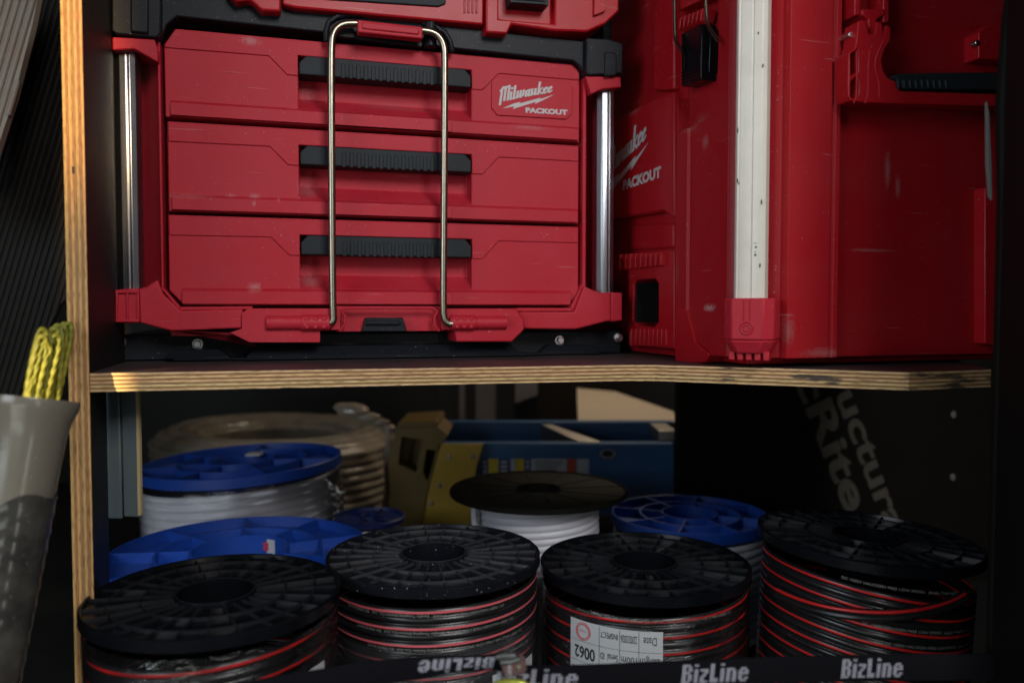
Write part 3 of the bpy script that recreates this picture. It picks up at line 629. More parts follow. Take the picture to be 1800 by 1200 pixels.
# slide the rod along the chamfer until it is seen at its measured place
def seen(px, y): d = ray(px, y); return d
target = ray(1317, 400)
best = min((abs((B.o + B.u * (0.003 + s) + B.v * (0.003 - s)).x / (B.o + B.u * (0.003 + s) + B.v * (0.003 - s)).y - target.x / target.y), s) for s in [i * 0.0005 - 0.02 for i in range(80)])[1]
cA = (0.003 + best, 0.003 - best)
zr0 = B.L(1315, 524, 0)[1]
rp_ = [(-0.0142, 0.007), (-0.0142, 0.0035), (-0.0118, 0.0002), (-0.0105, 0), (-0.0098, 0.0006), (-0.0090, 0), (0.0012, -0.0004), (0.0020, 0.0007), (0.0028, -0.0004), (0.0102, 0), (0.0110, 0.0006), (0.0142, 0.0045), (0.0142, 0.018), (-0.0142, 0.018)]
m = MB(); m.prism([AB(a, b_) for a, b_ in rp_], zr0 - 0.003, ZT, 'z'); rd_ = m.build('corner_rod', WALU, tb, bevel=0.0006)
def zA(py): return B.L(1315, py, 0.0)[1]
random.seed(11)
for k_n, (py, a, l, h) in enumerate(((428, 0.0062, 0.003, 0.0006), (436, 0.0066, 0.0016, 0.0014), (444, 0.0058, 0.0012, 0.0008), (450, 0.0062, 0.0020, 0.0016), (318, -0.011, 0.0012, 0.003), (322, -0.0098, 0.001, 0.002), (470, 0.0104, 0.0012, 0.003), (360, 0.0112, 0.001, 0.004), (120, 0.0110, 0.0012, 0.003), (230, -0.0112, 0.001, 0.004), (60, 0.0065, 0.001, 0.002))):
    m = MB(); q = [AB(a - l / 2, -0.0007), AB(a + l / 2, -0.0007)]
    m.add([(q[0][0], q[0][1], zA(py)), (q[1][0], q[1][1], zA(py) + l * 0.2), (q[1][0], q[1][1], zA(py) + h), ((q[0][0] + q[1][0]) / 2, (q[0][1] + q[1][1]) / 2, zA(py) + h * 1.25), (q[0][0], q[0][1], zA(py) + h * 0.8)], [[0, 1, 2, 3, 4]]); m.build('grime_mark', BLKINK, rd_, smooth=0)
m = MB()
m.prism([AB(a, b_) for a, b_ in ((-0.0235, 0.004), (-0.0145, -0.0045), (0.0145, -0.0045), (0.0235, 0.004), (0.0235, 0.03), (-0.0235, 0.03))], zA(598), zA(524), 'z')
top = [AB(a, b_) for a, b_ in ((-0.0235, 0.004), (-0.0145, -0.0045), (0.0145, -0.0045), (0.0235, 0.004), (0.0235, 0.03), (-0.0235, 0.03))]
bot = [AB(a, b_) for a, b_ in ((-0.017, 0.010), (-0.010, 0.001), (0.010, 0.001), (0.017, 0.010), (0.017, 0.03), (-0.017, 0.03))]
m.add([(x, y, zA(598.4)) for x, y in top] + [(x, y, zA(622)) for x, y in bot], [[i, (i + 1) % 6, 6 + (i + 1) % 6, 6 + i] for i in range(6)] + [list(range(6)), list(range(6, 12))])
br = m.build('rod_bracket', RED, tb, bevel=0.0016)
m = MB()
def em(a, z): q = AB(a, -0.0048); return (q[0], q[1], z)
m.tube([em(0.0058 * math.cos(R(20 * i)), zA(577) + 0.0058 * math.sin(R(20 * i))) for i in range(18)], 0.0008, 6, closed=True)
m.tube([em(0.0030 * math.cos(R(20 * i)), zA(577) + 0.0030 * math.sin(R(20 * i))) for i in range(18)], 0.0006, 6, closed=True)
for a in (-0.0028, 0.0028): m.tube([em(a, zA(563)), em(a, zA(527))], 0.0006, 6)
m.build('bracket_emblem', RED, br)
m = MB()
for i in range(5):
    a = -0.016 + i * 0.008
    q = [AB(a - 0.0028, 0.004), AB(a + 0.0028, 0.004), AB(a + 0.002, 0.016), AB(a - 0.002, 0.016)]
    m.prism(q, zA(634), zA(618), 'z')
m.build('bracket_feet', RED, br, bevel=0.0008)
# front latch with wire bail
m = MB(); m.prism(B.Ss([(1197, 60), (1232, 42), (1232, 140), (1198, 153)], -0.002), -0.002, 0.02, 'x')
m.prism(B.Ss([(1233, 52), (1249, 50), (1246, 128), (1233, 138)], 0.006), 0.006, 0.02, 'x')
lt = m.build('latch', SPBLK, tb, bevel=0.0014)
m = MB()
for i in range(4): m.prism(B.Ss([(1199, 128 + i * 6), (1231, 116 + i * 6), (1231, 118 + i * 6), (1199, 130 + i * 6)], -0.002), -0.0032, 0.0, 'x')
m.tube([(-0.0025, *B.S(*p, -0.0025)) for p in ((1202, 75), (1207, 110), (1204, 124), (1202, 75))], 0.0005, 6)
m.build('latch_ribs', SPBLK, lt)
m = MB()
for i in range(6): m.prism(B.Ss([(1194 + i * 7.5, 34 - i * 3), (1198 + i * 7.5, 30 - i * 3), (1196 + i * 7.5, 48 - i * 3), (1193.5 + i * 7.5, 56 - i * 3)], -0.003), -0.004, 0.012, 'x')
m.prism(B.Ss([(1191, 20), (1258, -12), (1258, -60), (1191, -60)], 0.0), 0.0005, 0.016, 'x')
m.build('latch_hood', RED2, tb, bevel=0.0008)
m = MB()
def bw(pts): return smooth_path([Vector((-0.008, *B.S(a, b_, -0.008))) for a, b_ in pts])
m.tube(bw([(1185, -70), (1186, 40), (1187, 72), (1194, 84), (1200, 92)]), 0.0019, 10)
m.tube(bw([(1239, -70), (1241, 20), (1244, 44), (1252, 58), (1262, 72)]), 0.0019, 10)
m.build('latch_wire', ZINC, tb)
# scuffs: worn pale patch at the recess lip
m = MB(); m.add([(0.0158, *B.S(*p, 0.0158)) for p in ((1192, 240), (1200, 222), (1222, 208), (1257, 194), (1256, 206), (1225, 226))], [[0, 1, 2, 3, 4, 5]])
# side handle
yh = -0.012
m = MB()
m.prism(B.Ls([(1493, 82), (1497, 44), (1505, 40), (1512, 50), (1516, 66), (1526, 66), (1530, 44), (1538, 46), (1541, 66), (1547, 50), (1554, 54), (1553, 76), (1543, 92), (1537, 112), (1541, 130), (1549, 142), (1562, 148), (1570, 164), (1760, 170), (1760, 192), (1548, 186), (1502, 184), (1484, 181), (1480, 170), (1480, 98), (1490, 92)], yh), yh - 0.009, yh + 0.010)
hd = m.build('side_handle', RED2, tb, bevel=0.002)
cm1 = MB(); cm1.prism(B.Ls([(1484, 100), (1497, 92), (1497, 132), (1484, 138)], yh), yh - 0.03, yh + 0.004)
cm2 = MB(); cm2.prism(B.Ls([(1484, 148), (1492, 140), (1498, 146), (1498, 168), (1490, 178), (1484, 174)], yh), yh - 0.03, yh + 0.004)
cut(hd, [cm1, cm2])
m = MB()
for pts in ([(1505, 90), (1506, 130), (1505, 172), (1500, 182)], [(1528, 88), (1526, 130), (1526, 168), (1520, 182)], [(1553, 72), (1543, 92), (1537, 112), (1541, 132), (1546, 150), (1545, 172)]):
    m.tube(smooth_path([Vector((B.L(a, b_, yh - 0.009)[0], yh - 0.009, B.L(a, b_, yh - 0.009)[1])) for a, b_ in pts]), 0.0009, 6)
m.build('handle_ridges', RED2, hd)
m = MB(); m.prism(B.Ls([(1556, 140), (1562, 136), (1640, 134), (1760, 133), (1760, 165), (1572, 162), (1567, 150)], yh), yh - 0.012, yh + 0.008)
for i in range(9): 
    a = 1576 + i * 10.5; m.prism(B.Ls([(a, 140), (a + 4, 140), (a + 6, 156), (a + 2, 156)], yh - 0.012), yh - 0.0132, yh - 0.01)
m.build('handle_grip', GRIP, hd, bevel=0.0012)
m = MB()
m.prism(B.Ls([(1490, -70), (1490, 34), (1500, 34), (1500, -70)], 0), -0.010, 0.013); m.prism(B.Ls([(1540, -70), (1540, 46), (1550, 46), (1550, -70)], 0), -0.010, 0.013)
m.prism(B.Ls([(1500, 24), (1500, 34), (1512, 42), (1512, 60), (1526, 60), (1526, 42), (1540, 34), (1540, 24)], 0), -0.012, 0.013)
m.build('handle_mount', RED2, tb, bevel=0.0012); m = MB()
m.prism(B.Ls([(1712, 60), (1725, 48), (1760, 46), (1760, 110), (1712, 106)], 0), -0.006, 0.013)
m.build('handle_mount', RED2, tb, bevel=0.0012); m = MB()
m.prism(B.Ls([(1729, 330), (1729, 604), (1765, 608), (1765, 330)], 0), -0.002, 0.013)
m.build('edge_rib', RED2, tb, bevel=0.0012)
for px, py in ((1496, 61), (1719, 75)):
    q = B.L(px, py, -0.0075 if px > 1600 else -0.013); m = MB(); m.prism([(q[0] + 0.0028 * math.cos(R(30 * i)), q[1] + 0.0028 * math.sin(R(30 * i))) for i in range(12)], -0.0075 if px > 1600 else -0.0135, 0.0 if px > 1600 else 0.012); m.build('handle_pin', STEEL, tb, bevel=0.0006)

# black case standing behind on top
K = Frame(D.o, D.a)
q0 = at(1110, 70, 1.10)
K = Frame((q0.x, q0.y, q0.z), R(15.9))
m = MB(); m.prism(K.Ls([(1060, -80), (1190, -80), (1190, 0), (1150, 26), (1112, 68), (1080, 77), (1060, 78)], 0), 0.0, 0.22)
for i in range(6): a = 1092 + i * 10; m.prism(K.Ls([(a, -80), (a + 3, -80), (a + 3, 44 - i * 4), (a, 46 - i * 4)], 0), -0.003, 0.004)
ko = m.build('black_case', SPBLK, bevel=0.0015); ko.location = K.o; ko.rotation_euler = (0, 0, K.a)
tag(ko, 'black ribbed case wedged between the two red boxes at the top', 'tool case')

# ---------------------------------------------------------------- cable spools
def helix(mb, Rr, z0, z1, pitch, bump, lobes=2, stripe=None, tilt=0.0, phase=0.0, nth=144, pp=10, jit=0.0):
    """winding: one continuous helical surface, LOBES round strands a turn; STRIPE = (lobe, half width) gets the 2nd material"""
    z1 = z1 - pitch * 0.5 - abs(tilt); turns = int((z1 - z0) / pitch); z0 = z1 - turns * pitch; K = lobes * pp
    W = []
    for t_ in range(turns):
        for l in range(lobes):
            for p in range(pp): W.append((t_, l, (p + 0.5) / pp * 2 - 1))
    vs, ms = [], []
    off = [random.uniform(-1, 1) * jit for _ in range(turns + 1)]
    for i in range(nth + 1):
        a = math.pi / 2 + 2 * math.pi * i / nth
        for (t_, l, u) in W:
            z = z0 + pitch * (t_ + (l + (u + 1) / 2) / lobes + i / nth - 0.5) + tilt * math.cos(a - phase) + off[t_] * math.sin(a * 2 + t_)
            r = Rr + bump * math.sqrt(max(0, 1 - u * u))
            vs.append((r * math.cos(a), r * math.sin(a), z))
    n = len(W); fs0, fs1 = [], []
    for i in range(nth):
        for k in range(n - 1):
            f = [i * n + k, (i + 1) * n + k, (i + 1) * n + k + 1, i * n + k + 1]
            um = (W[k][2] + W[k + 1][2]) / 2
            if stripe and W[k][1] == stripe[0] and abs(um - stripe[2]) < stripe[1] and W[k + 1][1] == stripe[0]: fs1.append(f)
            else: fs0.append(f)
    base = len(mb.v); mb.v += vs
    for f in fs0: mb.f.append([base + i for i in f]); mb.m.append(0)
    for f in fs1: mb.f.append([base + i for i in f]); mb.m.append(1)

def flange(mb, Rr, zt, hub, nrib, rings, depth, thick, ribw=0.0011, skip=0.0):
    """moulded spool flange: rim, floor, hub collar, radial ribs and rings"""
    e_ = 0.0032
    mb.lathe([(hub, zt - 0.06), (hub, zt - 0.0006), (hub + 0.0006, zt), (hub + 0.0024, zt), (hub + 0.003, zt - depth), (Rr - e_ - 0.001, zt - depth), (Rr - e_, zt - 0.0004), (Rr - e_ * 0.6, zt), (Rr - 0.0008, zt - 0.0004), (Rr, zt - 0.0014), (Rr, zt - thick), (Rr - 0.0012, zt - thick - 0.001), (hub + 0.004, zt - thick - 0.001), (hub + 0.004, zt - 0.06)], 112)
    mb.disc(hub + 0.001, zt - 0.058, 48)

def flange_ribs(mb, Rr, zt, hub, nrib, rings, depth, thick, ribw=0.0011, skip=0.0):
    e_ = 0.0032
    for r in rings: mb.lathe([(r * Rr - ribw * 0.6, zt - depth - 0.0005), (r * Rr - ribw * 0.5, zt - 0.0010), (r * Rr + ribw * 0.5, zt - 0.0010), (r * Rr + ribw * 0.6, zt - depth - 0.0005)], 96)
    for i in range(nrib):
        a = 2 * math.pi * (i + 0.3) / nrib; c, s_ = math.cos(a), math.sin(a)
        r0, r1 = hub + 0.002, Rr - e_ * 0.8
        q = [(r0 * c - ribw / 2 * s_, r0 * s_ + ribw / 2 * c), (r0 * c + ribw / 2 * s_, r0 * s_ - ribw / 2 * c), (r1 * c + ribw / 2 * s_, r1 * s_ - ribw / 2 * c), (r1 * c - ribw / 2 * s_, r1 * s_ + ribw / 2 * c)]
        mb.prism(q, zt - depth - 0.0005, zt - 0.0013, 'z')
    mb.lathe([(hub + 0.0004, zt - 0.0004), (hub + 0.0004, zt + 0.0003), (hub + 0.0018, zt + 0.0003), (hub + 0.0018, zt - 0.0004)], 96)

def spool(name, px, py, Y, Dm, label, cat='cable spool', fl=SPBLK, ribm=None, tilt=(0, 0), fl_kw=None, rot=0.0, group=None):
    p = at(px, py, Y)
    o = bpy.data.objects.new(name, None); col.objects.link(o); o.location = (p.x, p.y, 0.0); o.rotation_euler = (R(tilt[0]), R(tilt[1]), 0); o.empty_display_size = 0.05
    tag(o, label, cat, group); H = p.z; Rr = Dm / 2
    kw = dict(hub=Rr * 0.295, nrib=26, rings=(0.56, 0.80), depth=0.0042, thick=0.010, ribw=0.0009); kw.update(fl_kw or {})
    m = MB(); flange(m, Rr, H, **kw)
    f = m.build('flange', fl, o)
    f.rotation_euler = (0, 0, rot)
    m = MB(); flange_ribs(m, Rr, H, **kw); m.build('ribs', ribm or RIBM, f)
    return o, Rr, H
def wind(o, Rr, z0, z1, mats, **kw):
    m = MB(); helix(m, Rr, z0, z1, **kw); return m.build('winding', mats, o, smooth=60, fix=True)
def sheath(o, Rr, z0, z1, mat_):
    m = MB(); m.lathe([(Rr, z0), (Rr * 1.002, (z0 + z1) / 2), (Rr, z1)], 96, closed=False, wob=lambda a, z: 1 + 0.006 * math.sin(5 * a + 40 * z) + 0.004 * math.sin(13 * a)); return m.build('shrink_wrap', mat_, o, smooth=80)
def wrap_text(mb, s, Rr, ang, z, size, flip=False, slope=0.0, sx=1.0, bold=0.0, width=None, m_=0):
    V, F, w = text_mb(s, size, bold, sx)
    if width: V = [(x * width / w, y) for x, y in V]; w = width
    out = []
    for x, y in V:
        if flip: x, y = w - x, -y
        a = ang + x / Rr; out.append((Rr * math.cos(a), Rr * math.sin(a), z + y + slope * x))
    mb.add(out, F, m_)
def patch(mb, Rr, a0, a1, z0, z1, n=24, m_=0):
    vs = []
    for i in range(n + 1):
        a = a0 + (a1 - a0) * i / n; vs += [(Rr * math.cos(a), Rr * math.sin(a), z0), (Rr * math.cos(a), Rr * math.sin(a), z1)]
    mb.add(vs, [[2 * i, 2 * i + 2, 2 * i + 3, 2 * i + 1] for i in range(n)], m_)
PRINT = 'DC 1500V HALOGEN FREE LOW SMOKE   JiangSu Tongding Electric Co., Ltd   EN 50618 4mm2'
GB = 'black spools of twin cable standing in the front row'
FR = -math.pi / 2
# front row
s1, r1, h1 = spool('cable_spool', 379, 1037, 0.705, 0.219, 'biggest looking black spool with bare twin cable, standing against the plywood upright', group=GB, rot=0.1)
wind(s1, r1 * 0.93, 0.02, h1 - 0.012, [CBLK, CRED], pitch=0.0172, bump=0.0042, stripe=(1, 0.3, 0.0), tilt=0.0028, phase=0.4)
sheath(s1, r1 * 0.975, 0.02, h1 - 0.016, WRAP)
m = MB(); patch(m, r1 * 0.985, FR + 0.93, FR + 1.3, h1 - 0.115, h1 - 0.05); m.build('paper_label', PAPER, s1, smooth=0)
s2, r2, h2 = spool('cable_spool', 763, 969, 0.84, 0.226, 'dusty black spool with a pale speckled rim and pinkish stripes under hazy film', fl=SPDUST, ribm=RIBD_, group=GB, rot=0.5)
wind(s2, r2 * 0.935, 0.02, h2 - 0.010, [CBLK, CPINK], pitch=0.0158, bump=0.0040, stripe=(1, 0.3, 0.0), tilt=0.0016, phase=2.6)
sheath(s2, r2 * 0.975, 0.02, h2 - 0.062, WRAPH)
m = MB()
for k, zz in enumerate((0.0262, 0.0425, 0.0585, 0.0745)):
    wrap_text(m, PRINT, r2 * 0.935 + 0.0044, FR - 0.75 + 0.12 * k, h2 - zz, 0.0036, flip=True, sx=1.15)
m.build('cable_print', INK, s2, smooth=0, fix=False)
m = MB(); patch(m, r2 * 0.983, FR + 0.62, FR + 1.2, h2 - 0.15, h2 - 0.092); m.build('paper_label', PAPER, s2, smooth=0)
s3, r3, h3 = spool('cable_spool', 1132, 984, 0.858, 0.226, 'black spool of twin cable carrying a white serial label printed upside down', group=GB, rot=0.9, fl_kw=dict(depth=0.0048))
wind(s3, r3 * 0.935, 0.02, h3 - 0.011, [CBLK, CRED], pitch=0.0158, bump=0.0040, stripe=(1, 0.3, 0.0), tilt=0.0020, phase=0.2)
sheath(s3, r3 * 0.975, 0.02, h3 - 0.022, WRAP)
m = MB(); wrap_text(m, PRINT, r3 * 0.935 + 0.0044, FR - 0.8, h3 - 0.0235, 0.0036, flip=True, sx=1.15); m.build('cable_print', INK, s3, smooth=0, fix=False)
# serial label
RL = r3 * 0.984
aL, aR_ = FR - 0.87, FR + 0.0
zt_l, zb_l = h3 - 0.034, h3 - 0.112
m = MB(); patch(m, RL, aL, aR_, zb_l, zt_l); lab = m.build('serial_label', PAPER, s3, smooth=0)
m = MB(); RT = RL + 0.0004; W_ = (aR_ - aL)
colx = [0.02, 0.36, 0.575, 0.765, 0.985]; rowh = 0.0205
def cell(txt, c0, c1, row, size, bold=0.0, dz=0.0):
    a0 = aL + W_ * (c0 + 0.012); w = (c1 - c0 - 0.03) * W_ * RT
    wrap_text(m, txt, RT, a0, zt_l - 0.0055 - row * rowh + dz, size, flip=True, bold=bold, width=w)
z_ = -0.003
cell('INSPECT', colx[1], colx[2], 0, 0.0082); cell('22/02/2026', colx[2], colx[3], 0, 0.0105, 0.0); cell('Date', colx[3] + 0.03, colx[4] - 0.03, 0, 0.0115)
cell('0062', colx[0] + 0.03, colx[1] - 0.03, 1, 0.0165, 0.02); cell('Serial  ID', colx[1], colx[2], 1, 0.0095); cell('100m', colx[2], colx[3], 1, 0.0105); cell('Length', colx[3], colx[4], 1, 0.0110)
cell('SEORD  002190', colx[0], colx[1], 2, 0.0125); cell('Order number', colx[1], colx[2], 2, 0.0120); cell('1093', colx[2], colx[3], 2, 0.0115); cell('Item  ID', colx[3], colx[4], 2, 0.0115)
cell('2*12.2/0.2mm', colx[0], colx[1], 3, 0.0100)
for c in colx[1:4]: patch(m, RT, aL + W_ * c - 0.0015, aL + W_ * c + 0.0015, zb_l, zt_l - 0.001, 1)
for k in range(1, 4): patch(m, RT, aL + 0.01, aR_ - 0.01, zt_l - k * rowh - 0.00015, zt_l - k * rowh + 0.00015, 24)
m.build('label_print', BLKINK, lab, smooth=0, fix=False)
m = MB()
for rr in (0.0085, 0.0070):
    m.tube([(RT * math.cos(aL + W_ * 0.17 + rr * math.cos(R(i * 15)) / RT), RT * math.sin(aL + W_ * 0.17 + rr * math.cos(R(i * 15)) / RT), zt_l - 0.0105 + rr * math.sin(R(i * 15))) for i in range(24)], 0.00035, 6, closed=True)
wrap_text(m, 'P.A.S.S.', RT, aL + W_ * 0.17 - 0.05, zt_l - 0.009, 0.003, flip=True)
m.build('label_stamp', REDINK, lab, smooth=0, fix=False)
s4, r4, h4 = spool('cable_spool', 1524, 938, 0.825, 0.219, 'black spool with steeply slanting red stripes and a loose crossing cable end', tilt=(0, 3.2), group=GB, rot=0.2)
s4.location.x -= h4 * math.tan(R(3.2))
wind(s4, r4 * 0.90, 0.02, h4 - 0.010, [CBLK, CRED], pitch=0.0152, bump=0.0042, stripe=(1, 0.3, 0.0), tilt=0.012, phase=math.pi * 0.98)
for k, zz in enumerate((0.0215, 0.060, 0.0755)):
    m = MB(); wrap_text(m, PRINT, r4 * 0.90 + 0.0046, FR - 0.62 + 0.2 * k, h4 - zz, 0.0036, slope=-0.05, sx=1.15)
    m.build('cable_print', INK, s4, smooth=0, fix=False)
m = MB(); m2 = MB(); L1, L2 = [], []
for i in range(28):
    f = i / 27; a = FR - 1.25 + f * 1.75; rr = r4 * 0.90 + 0.0085 + 0.008 * max(0, 0.12 - f); zz = h4 - 0.052 + 0.030 * f * f - 0.004 * f
    L1.append((rr * math.cos(a), rr * math.sin(a), zz)); L2.append((rr * math.cos(a), rr * math.sin(a), zz - 0.0055))
m.tube(L2, 0.0034, 10, m=1); m.tube([(x * 1.0, y, z) for x, y, z in L1], 0.0017, 10, m=0); m.tube([(x * 0.985, y * 0.985, z - 0.0004) for x, y, z in L1], 0.0030, 10, m=1)
m.build('loose_cable_end', [CRED, CBLK], s4)

# blue and grey spools behind
GW = 'spools of white cable behind the front row'
BK = dict(hub=0.045, nrib=9, rings=(0.63,), depth=0.014, thick=0.016, ribw=0.0028)
s5, r5, h5 = spool('cable_spool', 422, 963, 0.965, 0.308, 'bright blue spool flange lying just behind the two left black spools', fl=BLUE, ribm=BLUE, fl_kw=dict(BK, hub=0.056), rot=0.25, group=GW)
wind(s5, r5 * 0.90, 0.02, h5 - 0.018, [CWHT, CWHT], pitch=0.0105, bump=0.004, lobes=1)
m = MB(); a0 = 1.15; patch(m, 0.0552, a0 - 0.12, a0 + 0.12, h5 - 0.022, h5 - 0.004); lb = m.build('hub_sticker', PAPER, s5, smooth=0)
m = MB(); wrap_text(m, '8', 0.0546, a0 + 0.06, h5 - 0.019, 0.016, bold=0.03); 
for v_ in range(len(m.v)): pass
m.build('sticker_mark', REDINK, s5, smooth=0)
s6, r6, h6 = spool('cable_spool', 426, 806, 1.30, 0.318, 'blue spool full of white cable in torn clear wrap, below the plastic wrapped coil', fl=BLUE, ribm=BLUE, fl_kw=dict(BK, hub=0.05, nrib=7), rot=0.5, tilt=(0, -2.5), group=GW)
s6.location.x += h6 * math.tan(R(2.5))
wind(s6, r6 * 0.955, 0.02, h6 - 0.016, [CWHT, CWHT], pitch=0.0125, bump=0.0062, lobes=1, tilt=0.003, phase=0.0)
sheath(s6, r6 * 0.996, 0.10, h6 - 0.018, WRAP)
m = MB()   # torn wrap tail
for i in range(16):
    a = FR + 1.15 + random.uniform(-0.12, 0.25); z_0 = h6 - 0.025 - i * 0.006
    pts = [Vector((r6 * 1.0 * math.cos(a), r6 * 1.0 * math.sin(a), z_0))]
    for k in range(5): pts.append(pts[-1] + Vector((random.uniform(0, 0.008), random.uniform(-0.004, 0.002), random.uniform(-0.008, 0.003))))
    m.tube(pts, 0.0012, 5)
m.build('torn_wrap', WRAPH, s6)
p_ = s6.location
m = MB(); m.box(-0.012, 0.012, -0.01, 0.01, h6 + 0.0005, h6 + 0.004); o = m.build('paper_tag', PAPER, s6); o.location = (0.01, 0.03, 0)
s7, r7, h7 = spool('cable_spool', 946, 857, 1.10, 0.246, 'worn black topped spool of flat white cable in front of the blue ladder', fl=MATB, ribm=MATB, fl_kw=dict(hub=0.03, nrib=12, rings=(), depth=0.002, thick=0.006), group=GW)
wind(s7, r7 * 0.66, 0.02, h7 - 0.005, [CWHT, CWHT], pitch=0.009, bump=0.0035, lobes=1, tilt=0.004)
m = MB(); m.tube(smooth_path([Vector((-r7 * 0.70, -r7 * 0.30, h7 - 0.012)), Vector((-r7 * 0.72, -r7 * 0.34, h7 - 0.03)), Vector((-r7 * 0.66, -r7 * 0.4, h7 - 0.07)), Vector((-r7 * 0.6, -r7 * 0.42, h7 - 0.12))]), 0.0042, 10); m.build('loose_cable_end', CWHT, s7)
s8, r8, h8 = spool('cable_spool', 1212, 900, 1.20, 0.236, 'dim blue spool of white cable beside the dark lettered panel', fl=BLUE, ribm=BLUE, fl_kw=dict(BK, hub=0.04, nrib=8), rot=0.2, group=GW)
wind(s8, r8 * 0.93, 0.02, h8 - 0.016, [CWHT, CWHT], pitch=0.0115, bump=0.0052, lobes=1)
m = MB(); m.box(-0.036, 0.030, -0.085, -0.065, h8 - 0.0135, h8 - 0.0125); o = m.build('barcode_label', PAPER, s8)
m = MB()
for i in range(9): m.box(0.006 + i * 0.0024, 0.0072 + i * 0.0024, -0.083, -0.067, h8 - 0.0124, h8 - 0.0121)
m.build('barcode', BLKINK, o)
s9, r9, h9 = spool('cable_spool', 650, 905, 1.235, 0.11, 'small dark navy spool half hidden behind the dusty black spool', fl=NAVY, ribm=NAVY, fl_kw=dict(hub=0.012, nrib=6, rings=(), depth=0.005, thick=0.008), group=GW)
wind(s9, r9 * 0.8, 0.02, h9 - 0.01, [CWHT, CWHT], pitch=0.008, bump=0.002, lobes=1)

# ---------------------------------------------------------------- plastic wrapped coil
COIL = plastic('wrapped_coil', (0.50, 0.44, 0.35), 0.2, spec=0.8, dust=0.6, dustc=(0.05, 0.042, 0.028), bump=1.0, bscale=42, scale=9)
pc = at(482, 750, 1.75); ce = bpy.data.objects.new('wrapped_coil', None); col.objects.link(ce); ce.location = (pc.x, pc.y, 0); ce.rotation_euler = (0, R(1.5), 0)
tag(ce, 'large coil of pipe bundled in cloudy clear plastic, under the shelf at the back', 'coil')
m = MB(); prof = []
Ro, Ri = 0.258, 0.15
for i in range(41): a = math.pi * i / 40; q_ = 0.0045 * abs(math.sin(a * 6)); prof.append(((Ro + Ri) / 2 + ((Ro - Ri) / 2 + q_) * math.cos(a), pc.z - 0.034 + (0.034 + q_) * math.sin(a)))
zz = pc.z - 0.04; inner = [(Ri, zz - 0.12), ]
outer = []
k = 0
while zz > 0.03: outer += [(Ro, zz), (Ro + 0.002, zz - 0.006), (Ro - 0.005, zz - 0.014)]; zz -= 0.018
m.lathe(outer[::-1] + prof + inner, 96, wob=lambda a, z: 1 + 0.012 * math.sin(3 * a + 1) + 0.010 * math.sin(7 * a + 30 * z) + 0.006 * math.sin(17 * a + 80 * z))
m.build('coil_body', COIL, ce, smooth=70)
m = MB()
for (px, py, r) in ((597, 712, 0.014), (612, 716, 0.020), (640, 728, 0.016), (662, 736, 0.012), (676, 745, 0.010)):
    q = at(px, py, 1.53); ctr = q - Vector((pc.x, pc.y, 0)); n1_, n2_ = 10, 7
    vs = [ctr + Vector((math.cos(2 * math.pi * i / n1_) * math.sin(math.pi * (j + 0.5) / n2_) * 1.6, math.sin(2 * math.pi * i / n1_) * math.sin(math.pi * (j + 0.5) / n2_), 0.7 * math.cos(math.pi * (j + 0.5) / n2_))) * r * random.uniform(0.8, 1.15) for j in range(n2_) for i in range(n1_)]
    m.add(vs, [[j * n1_ + i, j * n1_ + (i + 1) % n1_, (j + 1) * n1_ + (i + 1) % n1_, (j + 1) * n1_ + i] for j in range(n2_ - 1) for i in range(n1_)] + [list(range(n1_)), list(range((n2_ - 1) * n1_, n2_ * n1_))])
tl = [at(672, 742, 1.53), at(680, 760, 1.525), at(676, 800, 1.525), at(678, 850, 1.52), at(674, 900, 1.52)]
m.tube(smooth_path([q - Vector((pc.x, pc.y, 0)) for q in tl]), 0.007, 8, prof=lambda a, i: 1 + 0.3 * math.sin(3 * a + i * 0.7))
m.build('twisted_wrap', COIL, ce, smooth=70)

# ---------------------------------------------------------------- blue ladder with yellow cap
FB = plastic('ladder_blue', (0.02, 0.10, 0.26), 0.5, dust=0.25, dustc=(0.08, 0.14, 0.22), bump=0.1)
YEL = plastic('cap_yellow', (0.50, 0.33, 0.035), 0.5, dust=0.3, dustc=(0.2, 0.13, 0.04), bump=0.1)
AL2 = plastic('rung_aluminium', (0.5, 0.46, 0.42), 0.4, metal=1.0, bump=0.05)
q0 = at(1000, 850, 1.40); LD = Frame((q0.x, q0.y, 0.0), R(0))
ld = LD.empty('step_ladder'); tag(ld, 'blue fibreglass ladder with a yellow end cap lying on its side behind the spools', 'ladder')
for (Yo, top_l, top_r, bot, xl_, xr_) in ((0.0, 781, 778, 885, 770, 1184), (0.13, 745, 738, 800, 740, 1184)):
    z1 = LD.L(1000, (top_l + top_r) / 2, Yo)[1]; z0 = LD.L(1000, bot, Yo)[1]; x0, x1 = LD.L(xl_, 800, Yo)[0], LD.L(xr_, 800, Yo)[0]
    m = MB(); m.box(x0, x1, Yo, Yo + 0.003, z0 - 0.02, z1); m.box(x0, x1, Yo + 0.003, Yo + 0.028, z1 - 0.003, z1); m.box(x0, x1, Yo + 0.003, Yo + 0.028, z0 - 0.02, z0 - 0.017)
    rl = m.build('rail', FB, ld, bevel=0.001)
    if Yo == 0: rail0 = rl
m = MB(); q = LD.L(1068, 797, 0); m.prism([(q[0] + 0.014 * math.cos(R(15 * i)), q[1] + 0.008 * math.sin(R(15 * i))) for i in range(24)], -0.001, 0.0018); m.build('rivet_socket', AL2, rail0)
m = MB(); m.prism([(q[0] + 0.010 * math.cos(R(15 * i)), q[1] + 0.006 * math.sin(R(15 * i))) for i in range(24)], -0.0016, -0.0008); m.build('socket_hole', BLKINK, rail0)
m = MB()
